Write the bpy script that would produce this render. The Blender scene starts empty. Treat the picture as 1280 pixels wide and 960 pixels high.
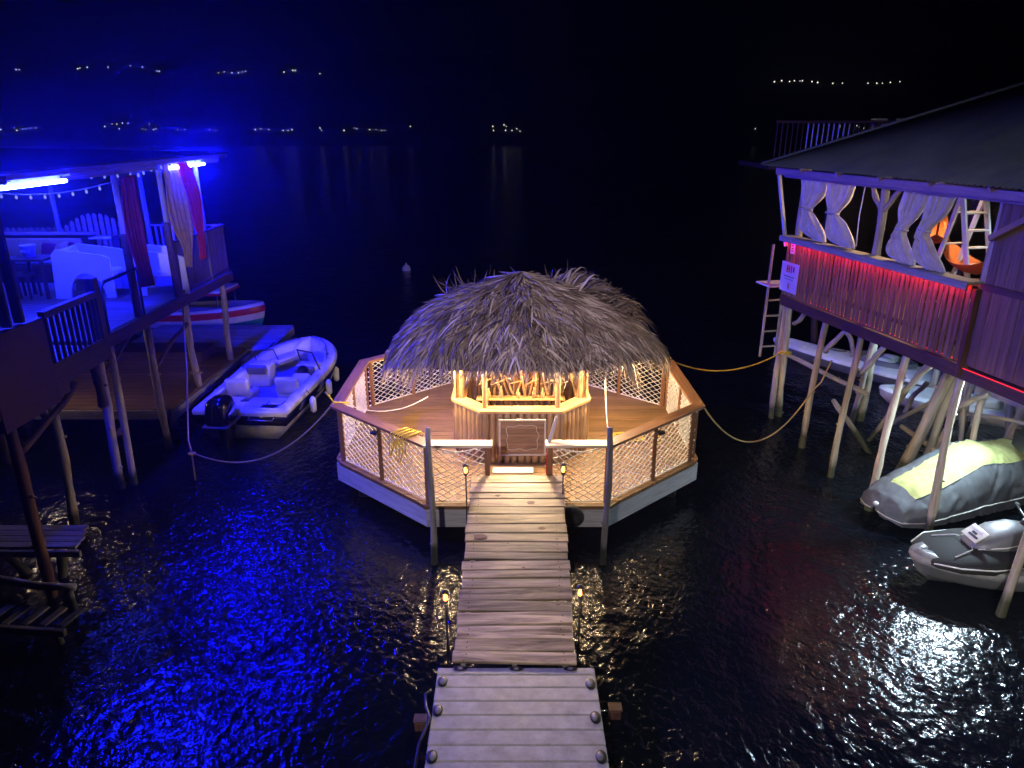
import bpy, bmesh, math, random
import numpy as np
from mathutils import Matrix, Vector, noise

random.seed(7)
rng = np.random.default_rng(7)
SC = bpy.context.scene
COL = SC.collection
PI = math.pi

# ------------------------------------------------------------------ camera
F_PX, CAM_H, PITCH = 890.0, 6.6, math.radians(19.9)
cam_data = bpy.data.cameras.new('camera')
cam = bpy.data.objects.new('camera', cam_data)
COL.objects.link(cam)
cam.location = (0, 0, CAM_H)
cam.rotation_euler = (PI / 2 - PITCH, 0, 0)
cam_data.sensor_width = 36.0
cam_data.lens = 36.0 * F_PX / 1280.0
cam_data.clip_start = 0.05
cam_data.clip_end = 6000
SC.camera = cam

# ------------------------------------------------------------------ night sky
world = bpy.data.worlds.new('World')
SC.world = world
world.use_nodes = True
wn = world.node_tree
wn.nodes.clear()
w_out = wn.nodes.new('ShaderNodeOutputWorld')
w_bg = wn.nodes.new('ShaderNodeBackground')
w_bg.inputs['Color'].default_value = (0.25, 0.32, 1.0, 1)
w_bg.inputs['Strength'].default_value = 0.0004
wn.links.new(w_bg.outputs[0], w_out.inputs['Surface'])

# ------------------------------------------------------------------ flood lamps on the quay building behind the camera, and added fill spots
def spot(name, loc, aim, power, color, size_deg, blend, radius=0.12):
    d = bpy.data.lights.new(name, 'SPOT')
    d.energy = power
    d.color = color
    d.spot_size = math.radians(size_deg)
    d.spot_blend = blend
    d.shadow_soft_size = radius
    o = bpy.data.objects.new(name, d)
    COL.objects.link(o)
    o.location = loc
    o.rotation_euler = (Vector(aim) - Vector(loc)).to_track_quat('-Z', 'Y').to_euler()
    return o

spot('quay_lavender_lamp', (-2.5, -2.5, 9.0), (2.6, 12, 1), 3300, (1.0, 0.88, 0.88), 62, 0.9, 0.2)
spot('added_thatch_fill', (-2.2, -2.0, 8.6), (0.1, 12.9, 3.0), 5200, (0.76, 0.62, 1.0), 21, 0.7, 0.15)  # added fill, brightens the thatch only
spot('quay_low_lamp', (2.6, 0.4, 3.2), (7.4, 11.2, 0.2), 1400, (0.96, 0.96, 0.92), 30, 0.5, 0.1)
spot('added_curtain_fill', (-1.6, -1.0, 7.4), (-7.0, 16.6, 4.6), 3200, (1.0, 0.82, 0.6), 11, 0.8, 0.1)  # added narrow fill to bring up the terrace curtains

SC.view_settings.view_transform = 'Standard'
SC.view_settings.look = 'None'
SC.view_settings.exposure = 0.0
SC.view_settings.gamma = 1.0
SC.view_settings.use_curve_mapping = False
SC.cycles.use_denoising = True
SC.cycles.max_bounces = 5
SC.cycles.diffuse_bounces = 2
SC.cycles.glossy_bounces = 3
SC.cycles.transmission_bounces = 4
SC.cycles.transparent_max_bounces = 6
SC.cycles.volume_bounces = 0
SC.cycles.sample_clamp_indirect = 6.0
SC.cycles.caustics_reflective = False
SC.cycles.caustics_refractive = False
SC.cycles.use_light_tree = True

# ------------------------------------------------------------------ photo measurements -> world points
_c, _s = math.cos(PITCH), math.sin(PITCH)
def _ray(x, y):
    a, b = (x - 640) / F_PX, -(y - 480) / F_PX
    return Vector((a, _c + b * _s, -_s + b * _c))
def at_z(x, y, z):
    d = _ray(x, y); t = (z - CAM_H) / d.z
    return Vector((d.x * t, d.y * t, z))
def at_y(x, y, Y):
    d = _ray(x, y); t = Y / d.y
    return Vector((d.x * t, Y, CAM_H + d.z * t))
def at_x(x, y, X):
    d = _ray(x, y); t = X / d.x
    return Vector((X, d.y * t, CAM_H + d.z * t))
# frame of the pavilion on the right: s runs along its front towards the viewer, n into the building
RC = Vector((6.35, 15.9)); RA = math.radians(12)
RD = Vector((math.sin(RA), -math.cos(RA))); RN = Vector((math.cos(RA), math.sin(RA)))
def R(s, n, z):
    return Vector((RC.x + RD.x * s + RN.x * n, RC.y + RD.y * s + RN.y * n, z))
def at_n(x, y, n=0.0):
    d = _ray(x, y); q = RC + RN * n
    t = q.dot(RN) / (d.x * RN.x + d.y * RN.y)
    return Vector((d.x * t, d.y * t, CAM_H + d.z * t))

# ------------------------------------------------------------------ object helpers
WM = {}
def T(x, y=None, z=None):
    return Matrix.Translation(Vector(x) if y is None else Vector((x, y, z)))

def link(name, data, world_m, parent=None):
    o = bpy.data.objects.new(name, data)
    COL.objects.link(o)
    o.matrix_basis = world_m
    WM[o] = world_m.copy()
    if parent is not None:
        o.parent = parent
        o.matrix_parent_inverse = WM[parent].inverted()
    return o

def tag(o, label=None, category=None, group=None, kind=None):
    if label: o['label'] = label
    if category: o['category'] = category
    if group: o['group'] = group
    if kind: o['kind'] = kind
    return o

def thing(name, label, category, loc, group=None, rz=0.0):
    o = link(name, None, T(loc) @ Matrix.Rotation(rz, 4, 'Z'))
    o.empty_display_size = 0.2
    return tag(o, label, category, group)

def make_mesh(name, verts, faces, mat, smooth=False):
    m = bpy.data.meshes.new(name)
    m.from_pydata([tuple(v) for v in verts], [], faces)
    if mat: m.materials.append(mat)
    if smooth: m.polygons.foreach_set('use_smooth', [True] * len(m.polygons))
    m.update()
    return m

def solid(name, verts, faces, mat, parent=None, smooth=False, world_m=None, fix=True):
    """verts in world space (or in world_m's space when it is given)"""
    if world_m is None:
        c = sum((Vector(v) for v in verts), Vector()) / len(verts)
        verts = [Vector(v) - c for v in verts]
        world_m = T(c)
    m = make_mesh(name, verts, faces, mat, smooth)
    if fix:
        bm = bmesh.new(); bm.from_mesh(m)
        bmesh.ops.recalc_face_normals(bm, faces=bm.faces)
        bm.to_mesh(m); bm.free()
    return link(name, m, world_m, parent)

_boxes = {}
def box_mesh(sx, sy, sz, mat, bev=0.006):
    key = (round(sx, 3), round(sy, 3), round(sz, 3), mat.name, bev)
    if key in _boxes: return _boxes[key]
    bm = bmesh.new()
    bmesh.ops.create_cube(bm, size=1.0)
    bmesh.ops.scale(bm, vec=(sx, sy, sz), verts=bm.verts)
    b = min(bev, min(sx, sy, sz) * 0.3)
    if b > 0:
        bmesh.ops.bevel(bm, geom=list(bm.edges), offset=b, segments=1, affect='EDGES', profile=0.5)
    m = bpy.data.meshes.new('box'); bm.to_mesh(m); bm.free()
    m.materials.append(mat)
    _boxes[key] = m
    return m

def box(name, c, size, mat, parent=None, rz=0.0, rot=None, bev=0.006):
    mw = T(c) @ (rot if rot is not None else Matrix.Rotation(rz, 4, 'Z'))
    return link(name, box_mesh(*size, mat, bev), mw, parent)

def frame_x(p0, p1, up=(0, 0, 1), o=None):
    x = (Vector(p1) - Vector(p0)).normalized()
    u = Vector(up)
    if abs(x.dot(u)) > 0.97: u = Vector((0, 1, 0))
    y = u.cross(x).normalized(); z = x.cross(y)
    m = Matrix((x, y, z)).transposed().to_4x4()
    return T(o if o is not None else p0) @ m

def beam(name, p0, p1, w, h, mat, parent=None, bev=0.006, up=(0, 0, 1)):
    p0, p1 = Vector(p0), Vector(p1)
    L = (p1 - p0).length
    return link(name, box_mesh(L, w, h, mat, bev), frame_x(p0, p1, up, (p0 + p1) / 2), parent)

def tube_geo(pts, radii, seg=8, cap=True, closed=False):
    n = len(pts); V = []; Fc = []
    prev = None
    for i, p in enumerate(pts):
        a = pts[(i - 1) % n] if (closed or i > 0) else pts[0]
        b = pts[(i + 1) % n] if (closed or i < n - 1) else pts[-1]
        t = (b - a).normalized()
        if prev is None:
            u = Vector((0, 0, 1)) if abs(t.z) < 0.9 else Vector((1, 0, 0))
            u = (u - t * u.dot(t)).normalized()
        else:
            u = (prev - t * prev.dot(t)).normalized()
        prev = u
        w = t.cross(u)
        r = radii[i] if hasattr(radii, '__len__') else radii
        for k in range(seg):
            an = 2 * PI * k / seg
            V.append(p + (u * math.cos(an) + w * math.sin(an)) * r)
    m = n if closed else n - 1
    for i in range(m):
        i2 = (i + 1) % n
        for k in range(seg):
            k2 = (k + 1) % seg
            Fc.append((i * seg + k, i * seg + k2, i2 * seg + k2, i2 * seg + k))
    if cap and not closed:
        Fc.append(tuple(range(seg - 1, -1, -1)))
        Fc.append(tuple(range((n - 1) * seg, n * seg)))
    return V, Fc

def tube(name, pts, r, mat, parent=None, seg=8, closed=False, smooth=True):
    pts = [Vector(p) for p in pts]
    far = max(pts, key=lambda q: (q - pts[0]).length)
    mw = frame_x(pts[0], far)
    inv = mw.inverted()
    V, Fc = tube_geo([inv @ p for p in pts], r, seg, True, closed)
    return link(name, make_mesh(name, V, Fc, mat, smooth), mw, parent)

def log(name, p0, p1, r0, r1, mat, parent=None, bend=0.04, seg=10, nseg=9):
    """a debarked trunk: slightly crooked, swelling at knots"""
    p0, p1 = Vector(p0), Vector(p1)
    L = (p1 - p0).length
    mw = frame_x(p0, p1)
    a, b = random.uniform(0, 6.28), random.uniform(0, 6.28)
    bx, by = random.uniform(-bend, bend), random.uniform(-bend, bend)
    pts, rr = [], []
    for i in range(nseg + 1):
        t = i / nseg
        sw = math.sin(PI * t)
        pts.append(Vector((L * t, bx * L * sw + 0.014 * math.sin(7 * t + a), by * L * sw + 0.014 * math.sin(9 * t + b))))
        rr.append((r0 + (r1 - r0) * t) * random.uniform(0.9, 1.1))
    V, Fc = tube_geo(pts, rr, seg)
    for i, v in enumerate(V):
        q = noise.noise(Vector((v.x * 2.2 + a, v.y * 9, v.z * 9)))
        ax = pts[min(i // seg, nseg)]
        V[i] = ax + (v - ax) * (1 + 0.16 * q)
    for _ in range(max(1, int(L * 1.4))):      # branch stubs
        t = random.uniform(0.1, 0.9); i = int(t * nseg)
        an = random.uniform(0, 6.28); c = pts[i]
        q0 = c; q1 = c + Vector((0.02, math.cos(an) * rr[i] * 1.45, math.sin(an) * rr[i] * 1.45))
        v2, f2 = tube_geo([q0, q1], [rr[i] * 0.45, rr[i] * 0.28], 6)
        off = len(V); V += v2; Fc += [tuple(k + off for k in f) for f in f2]
    return link(name, make_mesh(name, V, Fc, mat, True), mw, parent)

def sag(p0, p1, drop, n=24, wob=0.0):
    p0, p1 = Vector(p0), Vector(p1); out = []
    for i in range(n + 1):
        t = i / n
        p = p0.lerp(p1, t); p.z -= drop * 4 * t * (1 - t)
        if wob and 0 < i < n:
            p += Vector((random.uniform(-wob, wob), random.uniform(-wob, wob), random.uniform(-wob, wob)))
        out.append(p)
    return out

def lathe_geo(profile, seg=16):
    V, Fc = [], []
    for r, z in profile:
        for k in range(seg):
            a = 2 * PI * k / seg
            V.append(Vector((r * math.cos(a), r * math.sin(a), z)))
    for i in range(len(profile) - 1):
        for k in range(seg):
            k2 = (k + 1) % seg
            Fc.append((i * seg + k, i * seg + k2, (i + 1) * seg + k2, (i + 1) * seg + k))
    Fc.append(tuple(range(seg - 1, -1, -1)))
    Fc.append(tuple(range((len(profile) - 1) * seg, len(profile) * seg)))
    return V, Fc

def lathe(name, profile, loc, mat, parent=None, seg=16, smooth=True, rot=None):
    V, Fc = lathe_geo(profile, seg)
    mw = T(loc) @ (rot if rot is not None else Matrix.Identity(4))
    return link(name, make_mesh(name, V, Fc, mat, smooth), mw, parent)

def prism(name, poly, z0, z1, mat, parent=None, bev=0.0):
    """plan polygon extruded in z (world space)"""
    n = len(poly)
    V = [Vector((p[0], p[1], z0)) for p in poly] + [Vector((p[0], p[1], z1)) for p in poly]
    Fc = [tuple(range(n - 1, -1, -1)), tuple(range(n, 2 * n))]
    Fc += [(i, (i + 1) % n, n + (i + 1) % n, n + i) for i in range(n)]
    return solid(name, V, Fc, mat, parent)

# ------------------------------------------------------------------ materials
def nt(name):
    m = bpy.data.materials.new(name); m.use_nodes = True
    t = m.node_tree; t.nodes.clear()
    o = t.nodes.new('ShaderNodeOutputMaterial')
    b = t.nodes.new('ShaderNodeBsdfPrincipled')
    t.links.new(b.outputs[0], o.inputs['Surface'])
    return m, t, b
def N(t, kind, **kw):
    n = t.nodes.new('ShaderNode' + kind)
    for k, v in kw.items():
        if k in n.inputs: n.inputs[k].default_value = v
        else: setattr(n, k, v)
    return n
def rgb(c): return (c[0], c[1], c[2], 1)

def coords(t, scale, jitter=True):
    tc = N(t, 'TexCoord')
    mp = N(t, 'Mapping'); mp.inputs['Scale'].default_value = scale
    src = tc.outputs['Object']
    if jitter:
        oi = N(t, 'ObjectInfo')
        mu = N(t, 'MATH' if False else 'Math', operation='MULTIPLY'); mu.inputs[1].default_value = 37.0
        t.links.new(oi.outputs['Random'], mu.inputs[0])
        ad = N(t, 'VectorMath', operation='ADD')
        t.links.new(src, ad.inputs[0]); t.links.new(mu.outputs[0], ad.inputs[1])
        src = ad.outputs[0]
    t.links.new(src, mp.inputs['Vector'])
    return mp.outputs[0]

def wood(name, c1, c2, rough=0.65, along=1.6, across=22.0, bump=0.35, vary=0.35, knots=0.0, spec=0.35, tide=False):
    m, t, b = nt(name)
    v = coords(t, (along, across, across))
    n1 = N(t, 'TexNoise', Scale=1.0, Detail=6.0, Roughness=0.62, Distortion=0.6)
    t.links.new(v, n1.inputs['Vector'])
    rp = N(t, 'ValToRGB')
    rp.color_ramp.elements[0].position = 0.32; rp.color_ramp.elements[0].color = rgb(c1)
    rp.color_ramp.elements[1].position = 0.72; rp.color_ramp.elements[1].color = rgb(c2)
    t.links.new(n1.outputs['Fac'], rp.inputs[0])
    v2 = coords(t, (1.3, 3.0, 3.0))
    n2 = N(t, 'TexNoise', Scale=1.0, Detail=4.0, Roughness=0.6)
    t.links.new(v2, n2.inputs['Vector'])
    oi = N(t, 'ObjectInfo')
    a = N(t, 'Math', operation='MULTIPLY_ADD'); a.inputs[1].default_value = vary; a.inputs[2].default_value = 1 - vary / 2 - 0.25
    t.links.new(oi.outputs['Random'], a.inputs[0])
    a2 = N(t, 'Math', operation='MULTIPLY_ADD'); a2.inputs[1].default_value = 0.5
    t.links.new(n2.outputs['Fac'], a2.inputs[0]); t.links.new(a.outputs[0], a2.inputs[2])
    mx = N(t, 'VectorMath', operation='SCALE')
    t.links.new(rp.outputs['Color'], mx.inputs[0]); t.links.new(a2.outputs[0], mx.inputs['Scale'])
    col = mx.outputs[0]
    if knots > 0:
        v3 = coords(t, (2.2, 5.0, 5.0))
        vo = N(t, 'TexVoronoi', Scale=1.0); vo.inputs['Randomness'].default_value = 1.0
        t.links.new(v3, vo.inputs['Vector'])
        kr = N(t, 'ValToRGB')
        kr.color_ramp.elements[0].position = 0.03; kr.color_ramp.elements[0].color = (0.12, 0.09, 0.06, 1)
        kr.color_ramp.elements[1].position = 0.03 + knots; kr.color_ramp.elements[1].color = (1, 1, 1, 1)
        t.links.new(vo.outputs['Distance'], kr.inputs[0])
        m2 = N(t, 'VectorMath', operation='MULTIPLY')
        t.links.new(col, m2.inputs[0]); t.links.new(kr.outputs['Color'], m2.inputs[1])
        col = m2.outputs[0]
    if tide:
        ge = N(t, 'NewGeometry'); sp = N(t, 'SeparateXYZ'); t.links.new(ge.outputs['Position'], sp.inputs[0])
        ad = N(t, 'Math', operation='MULTIPLY_ADD'); ad.inputs[1].default_value = -0.5; ad.inputs[2].default_value = 0.0
        t.links.new(n2.outputs['Fac'], ad.inputs[0])
        su = N(t, 'Math', operation='ADD'); t.links.new(sp.outputs['Z'], su.inputs[0]); t.links.new(ad.outputs[0], su.inputs[1])
        tr = N(t, 'ValToRGB')
        tr.color_ramp.elements[0].position = 0.0; tr.color_ramp.elements[0].color = (0.16, 0.2, 0.13, 1)
        tr.color_ramp.elements[1].position = 0.16; tr.color_ramp.elements[1].color = (1, 1, 1, 1)
        t.links.new(su.outputs[0], tr.inputs[0])
        m3 = N(t, 'VectorMath', operation='MULTIPLY')
        t.links.new(col, m3.inputs[0]); t.links.new(tr.outputs['Color'], m3.inputs[1]); col = m3.outputs[0]
    t.links.new(col, b.inputs['Base Color'])
    b.inputs['Roughness'].default_value = rough
    b.inputs['Specular IOR Level'].default_value = spec
    bp = N(t, 'Bump', Strength=bump, Distance=0.012)
    t.links.new(n1.outputs['Fac'], bp.inputs['Height'])
    t.links.new(bp.outputs[0], b.inputs['Normal'])
    return m

def plain(name, c, rough=0.5, metal=0.0, vary=0.18, nscale=6.0, bump=0.0, bscale=30.0, coat=0.0, spec=0.5, trans=0.0):
    m, t, b = nt(name)
    v = coords(t, (1, 1, 1))
    n1 = N(t, 'TexNoise', Scale=nscale, Detail=5.0, Roughness=0.6)
    t.links.new(v, n1.inputs['Vector'])
    rp = N(t, 'ValToRGB')
    rp.color_ramp.elements[0].position = 0.3; rp.color_ramp.elements[0].color = rgb([x * (1 - vary) for x in c])
    rp.color_ramp.elements[1].position = 0.7; rp.color_ramp.elements[1].color = rgb([min(1, x * (1 + vary * 0.6)) for x in c])
    t.links.new(n1.outputs['Fac'], rp.inputs[0])
    t.links.new(rp.outputs['Color'], b.inputs['Base Color'])
    rr = N(t, 'Math', operation='MULTIPLY_ADD'); rr.inputs[1].default_value = 0.25; rr.inputs[2].default_value = max(0.02, rough - 0.12)
    t.links.new(n1.outputs['Fac'], rr.inputs[0]); t.links.new(rr.outputs[0], b.inputs['Roughness'])
    b.inputs['Metallic'].default_value = metal
    b.inputs['Coat Weight'].default_value = coat
    b.inputs['Specular IOR Level'].default_value = spec
    if bump > 0:
        n2 = N(t, 'TexNoise', Scale=bscale, Detail=4.0)
        t.links.new(v, n2.inputs['Vector'])
        bp = N(t, 'Bump', Strength=bump, Distance=0.01)
        t.links.new(n2.outputs['Fac'], bp.inputs['Height']); t.links.new(bp.outputs[0], b.inputs['Normal'])
    return m

def cloth(name, c, sheer=0.25):
    m, t, b = nt(name)
    v = coords(t, (1, 1, 1))
    n1 = N(t, 'TexNoise', Scale=9.0, Detail=5.0)
    t.links.new(v, n1.inputs['Vector'])
    rp = N(t, 'ValToRGB')
    rp.color_ramp.elements[0].color = rgb([x * 0.75 for x in c]); rp.color_ramp.elements[0].position = 0.3
    rp.color_ramp.elements[1].color = rgb(c); rp.color_ramp.elements[1].position = 0.7
    t.links.new(n1.outputs['Fac'], rp.inputs[0])
    t.links.new(rp.outputs['Color'], b.inputs['Base Color'])
    b.inputs['Roughness'].default_value = 0.9
    b.inputs['Specular IOR Level'].default_value = 0.1
    tl = N(t, 'BsdfTranslucent'); t.links.new(rp.outputs['Color'], tl.inputs['Color'])
    mix = N(t, 'MixShader'); mix.inputs[0].default_value = sheer
    t.links.new(b.outputs[0], mix.inputs[1]); t.links.new(tl.outputs[0], mix.inputs[2])
    out = [n for n in t.nodes if n.type == 'OUTPUT_MATERIAL'][0]
    t.links.new(mix.outputs[0], out.inputs['Surface'])
    return m

def glow(name, c, strength):
    m, t, b = nt(name)
    t.nodes.remove(b)
    e = N(t, 'Emission'); e.inputs['Color'].default_value = rgb(c); e.inputs['Strength'].default_value = strength
    out = [n for n in t.nodes if n.type == 'OUTPUT_MATERIAL'][0]
    t.links.new(e.outputs[0], out.inputs['Surface'])
    return m

def glass(name, c=(0.8, 0.9, 1.0), rough=0.03, alpha=0.35):
    m, t, b = nt(name)
    b.inputs['Base Color'].default_value = rgb([x * 0.1 for x in c])
    b.inputs['Roughness'].default_value = rough
    b.inputs['Alpha'].default_value = alpha
    return m

M = dict(
    ramp=wood('weathered_ramp_wood', (0.08, 0.052, 0.03), (0.56, 0.43, 0.27), rough=0.5, along=1.0, across=11, bump=1.0, vary=0.75, knots=0.05, spec=0.5),
    deck=wood('stained_deck_wood', (0.11, 0.062, 0.026), (0.27, 0.155, 0.065), rough=0.5, bump=0.3),
    rail=wood('stained_rail_wood', (0.15, 0.07, 0.035), (0.30, 0.15, 0.075), rough=0.5, bump=0.3),
    pale_lit=wood('pale_and_lamplit_wood', (0.42, 0.36, 0.26), (0.62, 0.55, 0.42), rough=0.5, bump=0.3),  # pale trim wood, also the lamplit tone of the front rails
    hull=wood('grey_painted_boards', (0.30, 0.30, 0.32), (0.52, 0.52, 0.54), rough=0.6, bump=0.3),
    bamboo=wood('bamboo_cane', (0.22, 0.13, 0.06), (0.42, 0.27, 0.13), rough=0.45, along=1.0, across=14, bump=0.25, spec=0.5),
    ply=wood('golden_plywood', (0.42, 0.24, 0.09), (0.62, 0.40, 0.17), rough=0.45, bump=0.15, vary=0.2),
    pole=wood('old_mooring_pole', (0.13, 0.12, 0.12), (0.30, 0.28, 0.27), rough=0.8, bump=0.6, tide=True),
    logm=wood('debarked_log', (0.26, 0.22, 0.16), (0.56, 0.48, 0.37), rough=0.75, along=1.2, across=14, bump=0.9, tide=True),
    dark=wood('dark_stained_timber', (0.05, 0.025, 0.02), (0.13, 0.065, 0.045), rough=0.6, bump=0.35),
    terr=wood('terrace_floor_wood', (0.10, 0.07, 0.06), (0.20, 0.15, 0.13), rough=0.5, bump=0.3),
    picket=wood('picket_wood', (0.24, 0.15, 0.11), (0.40, 0.28, 0.20), rough=0.7),
    slat=wood('wall_slat_wood', (0.11, 0.065, 0.035), (0.29, 0.18, 0.10), rough=0.55, along=1.0, across=18, bump=0.4),
    grey=wood('sun_bleached_timber', (0.22, 0.20, 0.18), (0.42, 0.39, 0.35), rough=0.8, bump=0.5),
    paint=wood('white_painted_timber', (0.55, 0.55, 0.55), (0.78, 0.78, 0.78), rough=0.5, bump=0.15, vary=0.15),
    rope=plain('white_net_rope', (0.80, 0.77, 0.70), 0.85, bump=0.6, bscale=120),
    yrope=plain('yellow_mooring_rope', (0.75, 0.52, 0.05), 0.8, bump=0.6, bscale=120),
    trope=plain('tan_mooring_rope', (0.44, 0.33, 0.14), 0.85, bump=0.6, bscale=120),
    plastic=plain('grey_dock_plastic', (0.27, 0.26, 0.26), 0.5, vary=0.35, bump=0.25, bscale=60),
    black=plain('black_plastic', (0.012, 0.012, 0.014), 0.35),
    gloss=plain('black_engine_cowl', (0.006, 0.006, 0.009), 0.16, coat=0.7),
    rubber=plain('old_rubber', (0.012, 0.012, 0.012), 0.8, bump=0.4),
    gel=plain('white_gelcoat', (0.78, 0.77, 0.73), 0.25, vary=0.06, coat=0.4),
    vinyl=plain('cream_vinyl', (0.70, 0.67, 0.62), 0.5, vary=0.08, bump=0.2),
    greyvinyl=plain('grey_vinyl', (0.16, 0.15, 0.16), 0.5),
    cream=plain('tan_boat_floor', (0.32, 0.32, 0.34), 0.7, bump=0.2),
    chrome=plain('stainless_rail', (0.7, 0.7, 0.72), 0.2, metal=1.0, vary=0.05),
    redp=plain('red_paint', (0.55, 0.03, 0.03), 0.35, coat=0.3),
    teal=plain('teal_paint', (0.05, 0.35, 0.32), 0.35, coat=0.3),
    maroon=plain('dark_red_board', (0.045, 0.006, 0.008), 0.6),
    zinc=plain('green_roof_sheet', (0.17, 0.20, 0.035), 0.55, vary=0.3, nscale=2.0, spec=0.3),
    roofdark=plain('dark_roof_sheet', (0.05, 0.05, 0.06), 0.6),
    sheer=cloth('sheer_white_curtain', (0.84, 0.77, 0.70), 0.18),
    yell=cloth('yellow_curtain', (0.75, 0.52, 0.12), 0.3),
    redc=cloth('red_curtain', (0.75, 0.05, 0.07), 0.3),
    purp=cloth('maroon_curtain', (0.24, 0.03, 0.07), 0.2),
    orange=cloth('orange_hammock_cloth', (0.55, 0.16, 0.05), 0.15),
    cover=cloth('grey_cover_cloth', (0.17, 0.185, 0.20), 0.02),
    lime=cloth('lime_cover_cloth', (0.62, 0.66, 0.26), 0.02),
    white=plain('white_moulded_plastic', (0.78, 0.78, 0.78), 0.4, vary=0.05),
    cushion=plain('mustard_cushion', (0.45, 0.30, 0.12), 0.9),
    card=plain('printed_poster', (0.55, 0.58, 0.70), 0.6, vary=0.05),
    ink=plain('dark_print_ink', (0.03, 0.03, 0.08), 0.7),
    inkred=plain('red_print_ink', (0.5, 0.03, 0.03), 0.7),
    stone=plain('concrete', (0.33, 0.31, 0.29), 0.85, bump=0.5),
    seat=plain('jet_ski_seat', (0.035, 0.035, 0.04), 0.3, coat=0.3),
    jethull=plain('jet_ski_grey', (0.19, 0.19, 0.20), 0.4, coat=0.3),
    jethood=plain('jet_ski_charcoal', (0.03, 0.03, 0.03), 0.75, spec=0.25),
    glass=glass('windscreen_glass'),
    fascia=wood('pink_fascia_wood', (0.30, 0.20, 0.20), (0.48, 0.36, 0.34), rough=0.65),
    clear=glass('lantern_glass', (1, .8, .4), 0.05, 0.25),
)
M['blue_led'] = glow('blue_led_tube', (0.0025, 0.004, 1.0), 6200.0)
M['blue_near'] = glow('blue_led_tube_near', (0.004, 0.006, 1.0), 2400.0)
M['blue_soft'] = glow('blue_led_tube_soft', (0.03, 0.045, 1.0), 380.0)
M['red_led'] = glow('red_led_tube', (1.0, 0.012, 0.02), 75.0)
M['dim_bulb'] = glow('amber_bulb', (1.0, 0.50, 0.15), 700.0)
M['ramp_fill'] = glow('added_ramp_light_face', (1.0, 0.76, 0.44), 2400.0)  # face of the added light for the ramp
M['bulb'] = glow('warm_bulb', (1.0, 0.70, 0.38), 1700.0)
M['flame'] = glow('torch_bulb', (1.0, 0.33, 0.045), 14.0)
M['cool'] = glow('cool_flood_face', (0.66, 0.86, 1.0), 1300.0)
M['fairy'] = glow('fairy_bulb', (0.35, 0.4, 1.0), .7)
M['red_dim'] = glow('red_led_tube_dim', (1.0, 0.02, 0.03), 3.0)
M['town'] = glow('shore_lamp', (1.0, 0.93, 0.85), 2.0)
M['town_hill'] = glow('hill_lamp', (1.0, 0.93, 0.85), 3.6)

# ================================================================== SETTING: water, far shore
def water_mat():
    m, t, b = nt('dark_rippled_water')
    tc = N(t, 'TexCoord')
    mp = N(t, 'Mapping'); mp.inputs['Scale'].default_value = (1.0, 0.8, 1.0); mp.inputs['Rotation'].default_value = (0, 0, 0.5)
    t.links.new(tc.outputs['Object'], mp.inputs['Vector'])
    n1 = N(t, 'TexNoise', Scale=1.3, Detail=2.0, Roughness=0.5, Distortion=0.8)
    n2 = N(t, 'TexNoise', Scale=9.0, Detail=3.0, Roughness=0.5, Distortion=0.5)
    n3 = N(t, 'TexNoise', Scale=0.35, Detail=2.0)
    for n in (n1, n2, n3): t.links.new(mp.outputs[0], n.inputs['Vector'])
    k = N(t, 'Math', operation='MULTIPLY'); k.inputs[1].default_value = 0.26
    t.links.new(n2.outputs['Fac'], k.inputs[0])
    k3 = N(t, 'Math', operation='MULTIPLY_ADD'); k3.inputs[1].default_value = 2.6; k3.inputs[2].default_value = -0.25   # calmer and rougher patches
    t.links.new(n3.outputs['Fac'], k3.inputs[0])
    k4 = N(t, 'Math', operation='MULTIPLY'); t.links.new(k.outputs[0], k4.inputs[0]); t.links.new(k3.outputs[0], k4.inputs[1])
    h = N(t, 'Math', operation='MULTIPLY_ADD'); h.inputs[1].default_value = 0.6; t.links.new(n1.outputs['Fac'], h.inputs[0]); t.links.new(k4.outputs[0], h.inputs[2])
    bp = N(t, 'Bump', Strength=1.0, Distance=0.105)
    t.links.new(h.outputs[0], bp.inputs['Height'])
    t.links.new(bp.outputs[0], b.inputs['Normal'])
    b.inputs['Base Color'].default_value = (0.002, 0.004, 0.008, 1)
    b.inputs['Roughness'].default_value = 0.125
    b.inputs['IOR'].default_value = 1.333
    return m
M['water'] = water_mat()
water = solid('water', [(-2600, -60, 0), (2600, -60, 0), (2600, 900, 0), (-2600, 900, 0)], [(0, 1, 2, 3)], M['water'], world_m=Matrix.Identity(4))
tag(water, 'black rippled water of the bay', kind='structure')

M['hill'] = plain('night_hillside', (0.03, 0.04, 0.025), 0.95, nscale=0.02)
def hill_z(x, y):
    u = max(0.0, (y - 270) * 0.2)
    return u * (0.85 + 0.35 * noise.noise(Vector((x * 0.0053, y * 0.0067, 3.1)))) - 0.4
hv, hf = [], []
NX, NY = 70, 24
for j in range(NY):
    for i in range(NX):
        x = -900 + 1800 * i / (NX - 1); y = 266 + 380 * (j / (NY - 1))
        hv.append(Vector((x, y, hill_z(x, y))))
for j in range(NY - 1):
    for i in range(NX - 1):
        a = j * NX + i
        hf.append((a, a + 1, a + NX + 1, a + NX))
tag(solid('far_hills', hv, hf, M['hill'], smooth=True, world_m=Matrix.Identity(4)), 'dark hills on the far side of the bay', kind='structure')

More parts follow.
